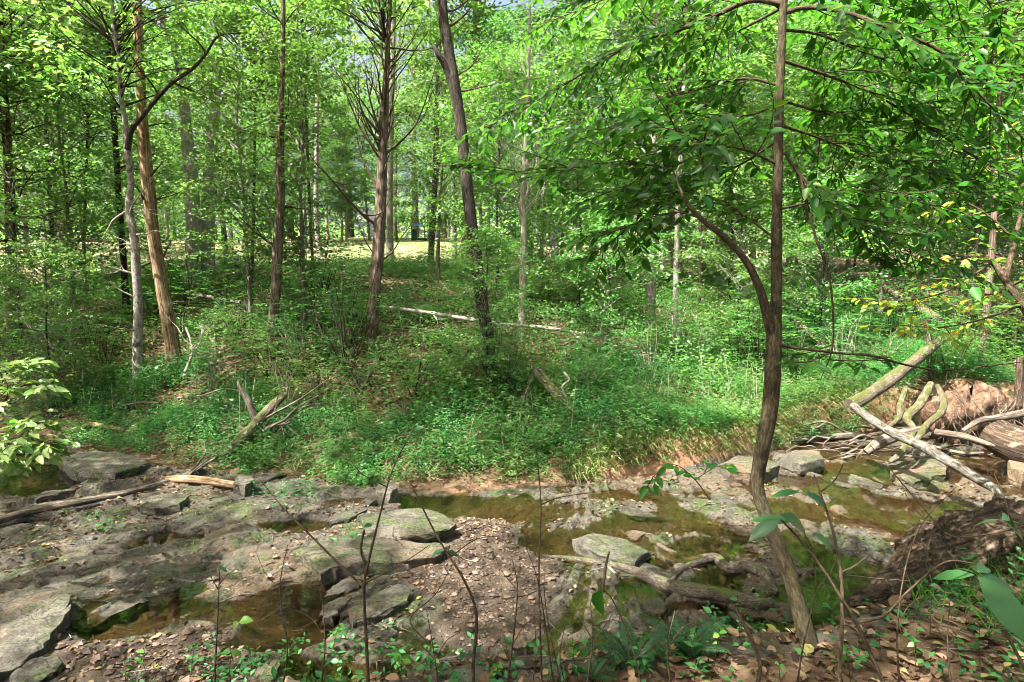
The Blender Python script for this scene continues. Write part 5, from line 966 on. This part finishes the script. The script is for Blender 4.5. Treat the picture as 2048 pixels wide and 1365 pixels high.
SP_ = [(60, 640), (140, 600), (40, 700), (190, 660), (120, 720), (230, 730), (30, 580), (330, 610), (470, 590), (450, 640), (480, 700), (520, 620), (590, 690), (640, 640), (600, 740), (540, 740), (660, 700), (700, 640), (700, 600), (760, 650), (790, 720), (830, 660), (720, 760), (860, 620), (900, 690), (940, 660), (980, 700), (1010, 740), (960, 780), (1040, 700), (1090, 690), (1130, 720), (1180, 700), (1230, 730), (1070, 640), (1150, 640), (1280, 700), (1330, 690), (1380, 720), (1420, 680), (1300, 640), (1450, 640), (1480, 720), (1600, 720), (1660, 660), (1740, 640), (1700, 590), (1800, 660), (1900, 740), (1950, 720), (2010, 700), (1860, 760), (640, 780), (580, 800), (870, 760), (1000, 800), (1180, 770), (820, 780), (300, 760), (350, 740), (80, 530), (180, 545), (480, 560), (900, 590), (1010, 580), (1100, 580), (1200, 590), (1260, 560), (1440, 580), (1520, 600), (1620, 560), (1780, 560), (1900, 600), (2000, 620), (950, 540), (1090, 530), (1350, 560)] + [(float(a), float(b)) for a, b in zip(sg.uniform(0, 2048, 62), sg.uniform(545, 760, 62)) if not (560 < a < 860 and b < 590)]
for (u, v), z, od in ordered(SP_, bank_zone):
    i = int(sg.choice([0, 1, 2, 3, 4, 5], p=[.15, .25, .25, .15, .1, .1]))
    s_ = sg.uniform(.75, 1.15)
    if 740 < u < 1300 and 630 < v < 730: i = i % 2; s_ *= .55
    shrub(u + sg.normal(0, 8), v + 18, None, i, s_, 'small leafy green shrub ' + z + ', ' + od, 'shrubs ' + z)
# tall leafy saplings standing in the bank (their crowns start low)
for (u, Y, i, sc, lab) in [(100, 9.9, 3, .55, 'slim sapling with layered leaves on the left bank'), (972, 9.0, 0, .42, 'dark leafy sapling at the foot of the leaning trunk'), (1210, 10.6, 3, .6, 'leafy sapling right of the pale dead tree'), (1480, 11.2, 0, .6, 'leafy sapling behind the near tree\'s forked limb'), (1640, 12.5, 3, .7, 'leafy sapling in the ground cover right of the near trunk')]:
    x = (u - 1024) / FPX * Y; standard_tree('young_sapling', x, Y, 'u', i, sc, R(0, 6.28), lab, None, 'sapling')

# ------------------------------------------------------------------ ground cover, grass, litter and gravel
def disc_points(n, poly_fn, xr, yr, g):
    x = g.uniform(*xr, n * 6); y = g.uniform(*yr, n * 6); p = poly_fn(x, y); k = g.random(n * 6) < p; return x[k][:n], y[k][:n]
COVER = [(u, v, hu, hv) for u, v, hu, hv in [(330, 850, 230, 70), (200, 800, 140, 50), (480, 880, 160, 50), (420, 930, 120, 18), (800, 900, 200, 60), (950, 880, 230, 60), (1120, 850, 260, 80), (1300, 830, 230, 90), (1450, 780, 180, 90), (1600, 760, 140, 80), (1640, 700, 180, 70), (1760, 690, 160, 50), (1700, 620, 240, 60), (1850, 590, 200, 40), (180, 585, 130, 22), (320, 560, 60, 24), (640, 840, 90, 40), (1980, 600, 150, 60), (1250, 760, 160, 50), (700, 940, 90, 25), (340, 740, 100, 26), (1900, 750, 150, 26), (1800, 780, 90, 20)]]
CW = []
for (u, v, hu, hv) in COVER:
    c = hit(u, v + 8); e = hit(u + hu, v + 8); a = hit(u, v + 8 + hv); b = hit(u, v + 8 - hv)
    CW.append((c[0], (a[1] + b[1]) / 2, abs(e[0] - c[0]), max(.35, abs(b[1] - a[1]) / 2)))
def cover_p(x, y):
    m = np.zeros_like(x); wx = x + .5 * fbm(x * .9, y * .9, 141, 3); wy = y + .5 * fbm(x * .9, y * .9, 143, 3)
    for (cx, cyy, a, b) in CW: m = np.maximum(m, 1 - sstep(.55, 1.25, ((wx - cx) / a) ** 2 + ((wy - cyy) / b) ** 2))
    m = m * (0.45 + 0.55 * sstep(-.25, .15, fbm(x * 1.6, y * 1.6, 145, 3)))
    return m * (y - foot_y(x) > -.02)
def sprigs(mb, x, y, g, hmin, hmax, nleaf, llen, wr, spread=.09, dens_size=None):
    n = len(x); z = ground(x, y); h = g.uniform(hmin, hmax, n) * (.3 + 1.5 * vnoise(x * 1.3, y * 1.3, 151) ** 1.4)
    for j in range(nleaf):
        f = g.uniform(.15, 1, n); a = g.random(n) * 6.283; q = spread * (1.1 - .6 * f) * g.uniform(.2, 1.2, n)
        lean = np.column_stack([fbm(x * .8, y * .8, 161, 2), fbm(x * .8, y * .8, 163, 2)]) * .25
        P = np.column_stack([x + q * np.cos(a) + lean[:, 0] * h * f, y + q * np.sin(a) + lean[:, 1] * h * f, z + h * f])
        D = np.column_stack([np.cos(a), np.sin(a), g.normal(.05, .35, n)]); N = np.column_stack([g.normal(0, .4, n), g.normal(0, .4, n), np.ones(n)])
        L = llen * g.uniform(.6, 1.3, n)
        leaves(mb, P, D, N, L, L * wr, rnd=np.clip(.55 * vnoise(x * 1.6, y * 1.6, 171) + .45 * g.random(n), 0, 1), shape='d')
cg = np.random.default_rng(500)
mb = MB(); x, y = disc_points(15500, cover_p, (-9, 12), (6.5, 16), cg)
sprigs(mb, x, y, cg, .12, .42, 16, .048, .4)
tag(mb.build('ground_cover', M['leaf_cover']), 'lush low green ground cover spreading over the far bank', kind='stuff')
mb = MB(); x, y = disc_points(7600, lambda x, y: (y - foot_y(x) > .4) * np.clip(.45 + 1.2 * fbm(x * .55, y * .55, 153, 3), 0, 1) * .9 * (1 - cover_p(x, y)) * np.where((x < -2.5) & (y < 12.5), .45, 1) * sstep(.5, 1.6, y - foot_y(x)), (-13, 14), (8, 21), cg)
sprigs(mb, x, y, cg, .15, .75, 13, .08, .5, .2)
tag(mb.build('undergrowth', M['leaf_under']), 'loose leafy undergrowth scattered up the far slope', kind='stuff')
def stilt_p(x, y):
    d = y - foot_y(x) - .22 * fbm(x * 1.3, y * .4, 81, 3)
    return np.maximum(cover_p(x, y) * sstep(-.05, .2, fbm(x * .9, y * .9, 147, 3)), ((d > .03) & (d < .75) & (x > -3.5) & (x < 5.2)) * (.35 + .65 * vnoise(x * 2.2, y * 2.2, 149)) * .8)
mb = MB(); x, y = disc_points(6200, stilt_p, (-9, 12), (6.5, 16), cg)
sprigs(mb, x, y, cg, .22, .62, 15, .078, .17, .07)
tag(mb.build('stilt_grass', M['leaf_stilt']), 'feathery light green narrow-leaved grass spilling over the bank edge', kind='stuff')
mb = MB(); x, y = disc_points(420, lambda x, y: (y - foot_y(x) > .3) * np.clip(.35 + fbm(x * .8, y * .8, 149, 2), 0, 1), (-9, 11), (7, 15), cg)
for k in range(len(x)):
    z = hz(x[k], y[k]); h = cg.uniform(.3, .95); lx, ly = cg.normal(0, .22, 2) * h
    tube(mb, [(x[k], y[k], z), (x[k] + lx * .4, y[k] + ly * .4, z + h * .6), (x[k] + lx, y[k] + ly, z + h)], [.004, .003, .001], 3, 3, cap=False, seed=k % 9)
tag(mb.build('dead_weed_stalks', M['twig_pale']), 'thin pale dead stalks standing among the ground cover', kind='stuff')
# overhanging fringe along the cut bank: grass blades and dangling dry roots
def blades(mb, x, y, z, g, L0, L1, dirf, wid=.006, down=.5):
    n = len(x); a = g.random(n) * 6.283; L = g.uniform(L0, L1, n)
    d0 = np.column_stack([np.cos(a) * .5, np.sin(a) * .5 + dirf, np.ones(n) * (1 - down)]); d0 = norm(d0)
    P0 = np.column_stack([x, y, z]); P1 = P0 + d0 * (L * .5)[:, None]; d1 = norm(d0 + np.array([0, dirf * .6, -down * 1.6])); P2 = P1 + d1 * (L * .5)[:, None]
    s = norm(np.cross(d0, np.array([0.3, -1, .2]))) * wid
    V = np.stack([P0 - s, P0 + s, P1 + s * .8, P1 - s * .8, P2], 1).reshape(-1, 3); b = (np.arange(n) * 5)[:, None]
    rnd = g.random(n); k0 = mb.n
    mb.add(V, np.array([[0, 1, 2, 3]]) + b, None, np.repeat(rnd, 5)); mb.f.append(np.array([[3, 2, 4]]) + b + k0); mb.mi.append(np.zeros(n, np.int32))
mb = MB(); x = cg.uniform(.6, 5.6, 3000); y = foot_y(x) + .22 * fbm(x * 1.3, foot_y(x) * .4, 81, 3) + cg.uniform(.12, .6, 3000)
blades(mb, x, y, ground(x, y), cg, .12, .38, -.6)
tag(mb.build('dry_grass', M['leaf_dry']), 'dry straw-coloured grass and rootlets hanging over the clay cut bank', kind='stuff')
mb = MB()
for (u, v, hu, hv, n) in [(180, 580, 140, 18, 5200), (320, 565, 60, 22, 2600), (2000, 1130, 110, 90, 170), (1950, 1230, 120, 60, 100), (1700, 560, 300, 40, 4200)]:
    c = hit(u, v); e = hit(u + hu, v); a = hit(u, min(1360, v + hv)); rx = abs(e[0] - c[0]); ry = max(.3, abs(a[1] - c[1]))
    q = cg.random(n) ** .5; b = cg.random(n) * 6.283; x = c[0] + q * np.cos(b) * rx; y = c[1] + q * np.sin(b) * ry * (1.5 if v < 700 else 1)
    blades(mb, x, y, ground(x, y), cg, .12, .34, 0, .006 if v < 700 else .004, .3)
tag(mb.build('grass', M['leaf_grass']), 'soft green grass in patches on the banks', kind='stuff')
# small herbs on the near bank and creek bars
mb = MB()
def near_p(x, y): return (lip_y(x) - y > -.25) * sstep(-.1, .25, fbm(x * 2, y * 2, 181, 3)) * .6 + .5 * (np.hypot(x - 3.3, y - 3.4) < .9)
x, y = disc_points(230, near_p, (-1.2, 4.2), (2.0, 4.3), cg); sprigs(mb, x, y, cg, .04, .2, 7, .045, .55, .05)
for (u, v, s, n) in [(440, 1345, .25, 26), (560, 1000, .2, 14), (500, 935, .3, 60), (590, 985, .12, 14), (230, 1060, .1, 8), (680, 1090, .12, 14), (1480, 1270, .15, 20), (640, 1330, .25, 22), (780, 1340, .2, 20), (1330, 1330, .2, 16)]:
    c = hit(u, v); x = c[0] + cg.normal(0, s, n); y = c[1] + cg.normal(0, s * .6, n); sprigs(mb, x, y, cg, .03, .16, 8, .04, .55, .05)
tag(mb.build('low_herbs', M['leaf_cover']), 'scattered small green herbs on the near bank and creek bars', kind='stuff')
# leaf litter
mb = MB()
def lit(n, xr, yr, pf, s0, s1):
    x, y = disc_points(n, pf, xr, yr, cg); n = len(x); a = cg.random(n) * 6.283; z = ground(x, y)
    D = np.column_stack([np.cos(a), np.sin(a), cg.normal(.1, .25, n)]); N = np.column_stack([cg.normal(0, .35, n), cg.normal(0, .35, n), np.ones(n)]); L = cg.uniform(s0, s1, n)
    leaves(mb, np.column_stack([x, y, z + .008]), D, N, L, L * cg.uniform(.45, .75, n), shape='o', fold=.18, curl=.15)
lit(5000, (-3, 5), (1.6, 5), lambda x, y: (lip_y(x) - y > -.2) * 1.0, .03, .085)
lit(16000, (-12, 12), (7, 18), lambda x, y: (y - foot_y(x) > .25) * .6, .05, .11)
lit(8000, (-6, 7), (3, 9), lambda x, y: ((y < foot_y(x)) & (y > lip_y(x))) * np.clip(ground(x, y) * 14 + .1, 0, 1) * (.15 + .85 * sstep(-.1, .25, fbm(x * 1.4, y * 1.4, 191, 3))), .018, .055)
tag(mb.build('leaf_litter', M['litter']), 'brown fallen leaves strewn over both banks and the creek bed', kind='stuff')
# gravel of the bars: low angular pebbles
mb = MB(); x, y = disc_points(10500, lambda x, y: np.clip(gravel_mask(x, y) - .1, 0, 1) + .07 * sstep(-.1, .3, fbm(x * 1.2, y * 1.2, 195, 3)), (-5.5, 6), (2.9, 8.5), cg)
ok = (y < foot_y(x) - .05) & (y > lip_y(x)); x, y = x[ok], y[ok]; n = len(x)
octv = np.array([[1, 0, 0], [.3, .9, .1], [-.8, .6, 0], [-.9, -.5, .1], [.2, -1, 0], [.1, .1, .7], [-.1, -.2, -.6]]); octf = np.array([[0, 1, 5], [1, 2, 5], [2, 3, 5], [3, 4, 5], [4, 0, 5], [1, 0, 6], [2, 1, 6], [3, 2, 6], [4, 3, 6], [0, 4, 6]])
s = cg.lognormal(-4.45, .5, n).clip(.005, .05); a = cg.random(n) * 6.283; sc = np.stack([s, s * cg.uniform(.6, 1, n), s * cg.uniform(.35, .8, n)], -1)
V = octv[None] * sc[:, None] * cg.uniform(.75, 1.25, (n, 7, 1)); V = np.stack([V[..., 0] * np.cos(a)[:, None] - V[..., 1] * np.sin(a)[:, None], V[..., 0] * np.sin(a)[:, None] + V[..., 1] * np.cos(a)[:, None], V[..., 2]], -1)
V += np.stack([x, y, ground(x, y) + s * .25], -1)[:, None]
mb.add(V.reshape(-1, 3), (octf[None] + (np.arange(n) * 7)[:, None, None]).reshape(-1, 3), None, np.repeat(cg.random(n), 7))
tag(mb.build('gravel', M['pebble'], smooth=False), 'brown and grey gravel on the creek bars', kind='stuff')
# twigs and brush lying about the far bank
mb = MB()
for k in range(130):
    u, v = cg.uniform(0, 2048), cg.uniform(560, 830); p = hit(u, v); a = cg.random() * 6.283; L = cg.uniform(.3, 1.4); q = []
    for j in range(4): xx, yy = p[0] + math.cos(a) * L * j / 3 + cg.normal(0, .04), p[1] + math.sin(a) * L * j / 3 * .6; q.append((xx, yy, hz(xx, yy) + cg.uniform(.01, .18)))
    r0 = cg.choice([.006, .01, .018]); tube(mb, q, [r0, r0 * .9, r0 * .7, r0 * .3], 5, 3, .1, 0, k, cap=False)
for k in range(150):
    u, v = cg.uniform(0, 2048), cg.uniform(960, 1360); p = hit(u, v); a = cg.random() * 6.283; L = cg.uniform(.1, .5); q = []
    for j in range(4): xx, yy = p[0] + math.cos(a) * L * j / 3 + cg.normal(0, .02), p[1] + math.sin(a) * L * j / 3 * .6; q.append((xx, yy, hz(xx, yy) + .008))
    tube(mb, q, [.004, .004, .003, .001], 4, 3, .1, 0, k, cap=False)
tag(mb.build('fallen_twigs', M['log_grey']), 'scattered fallen twigs and brush on the banks', kind='stuff')
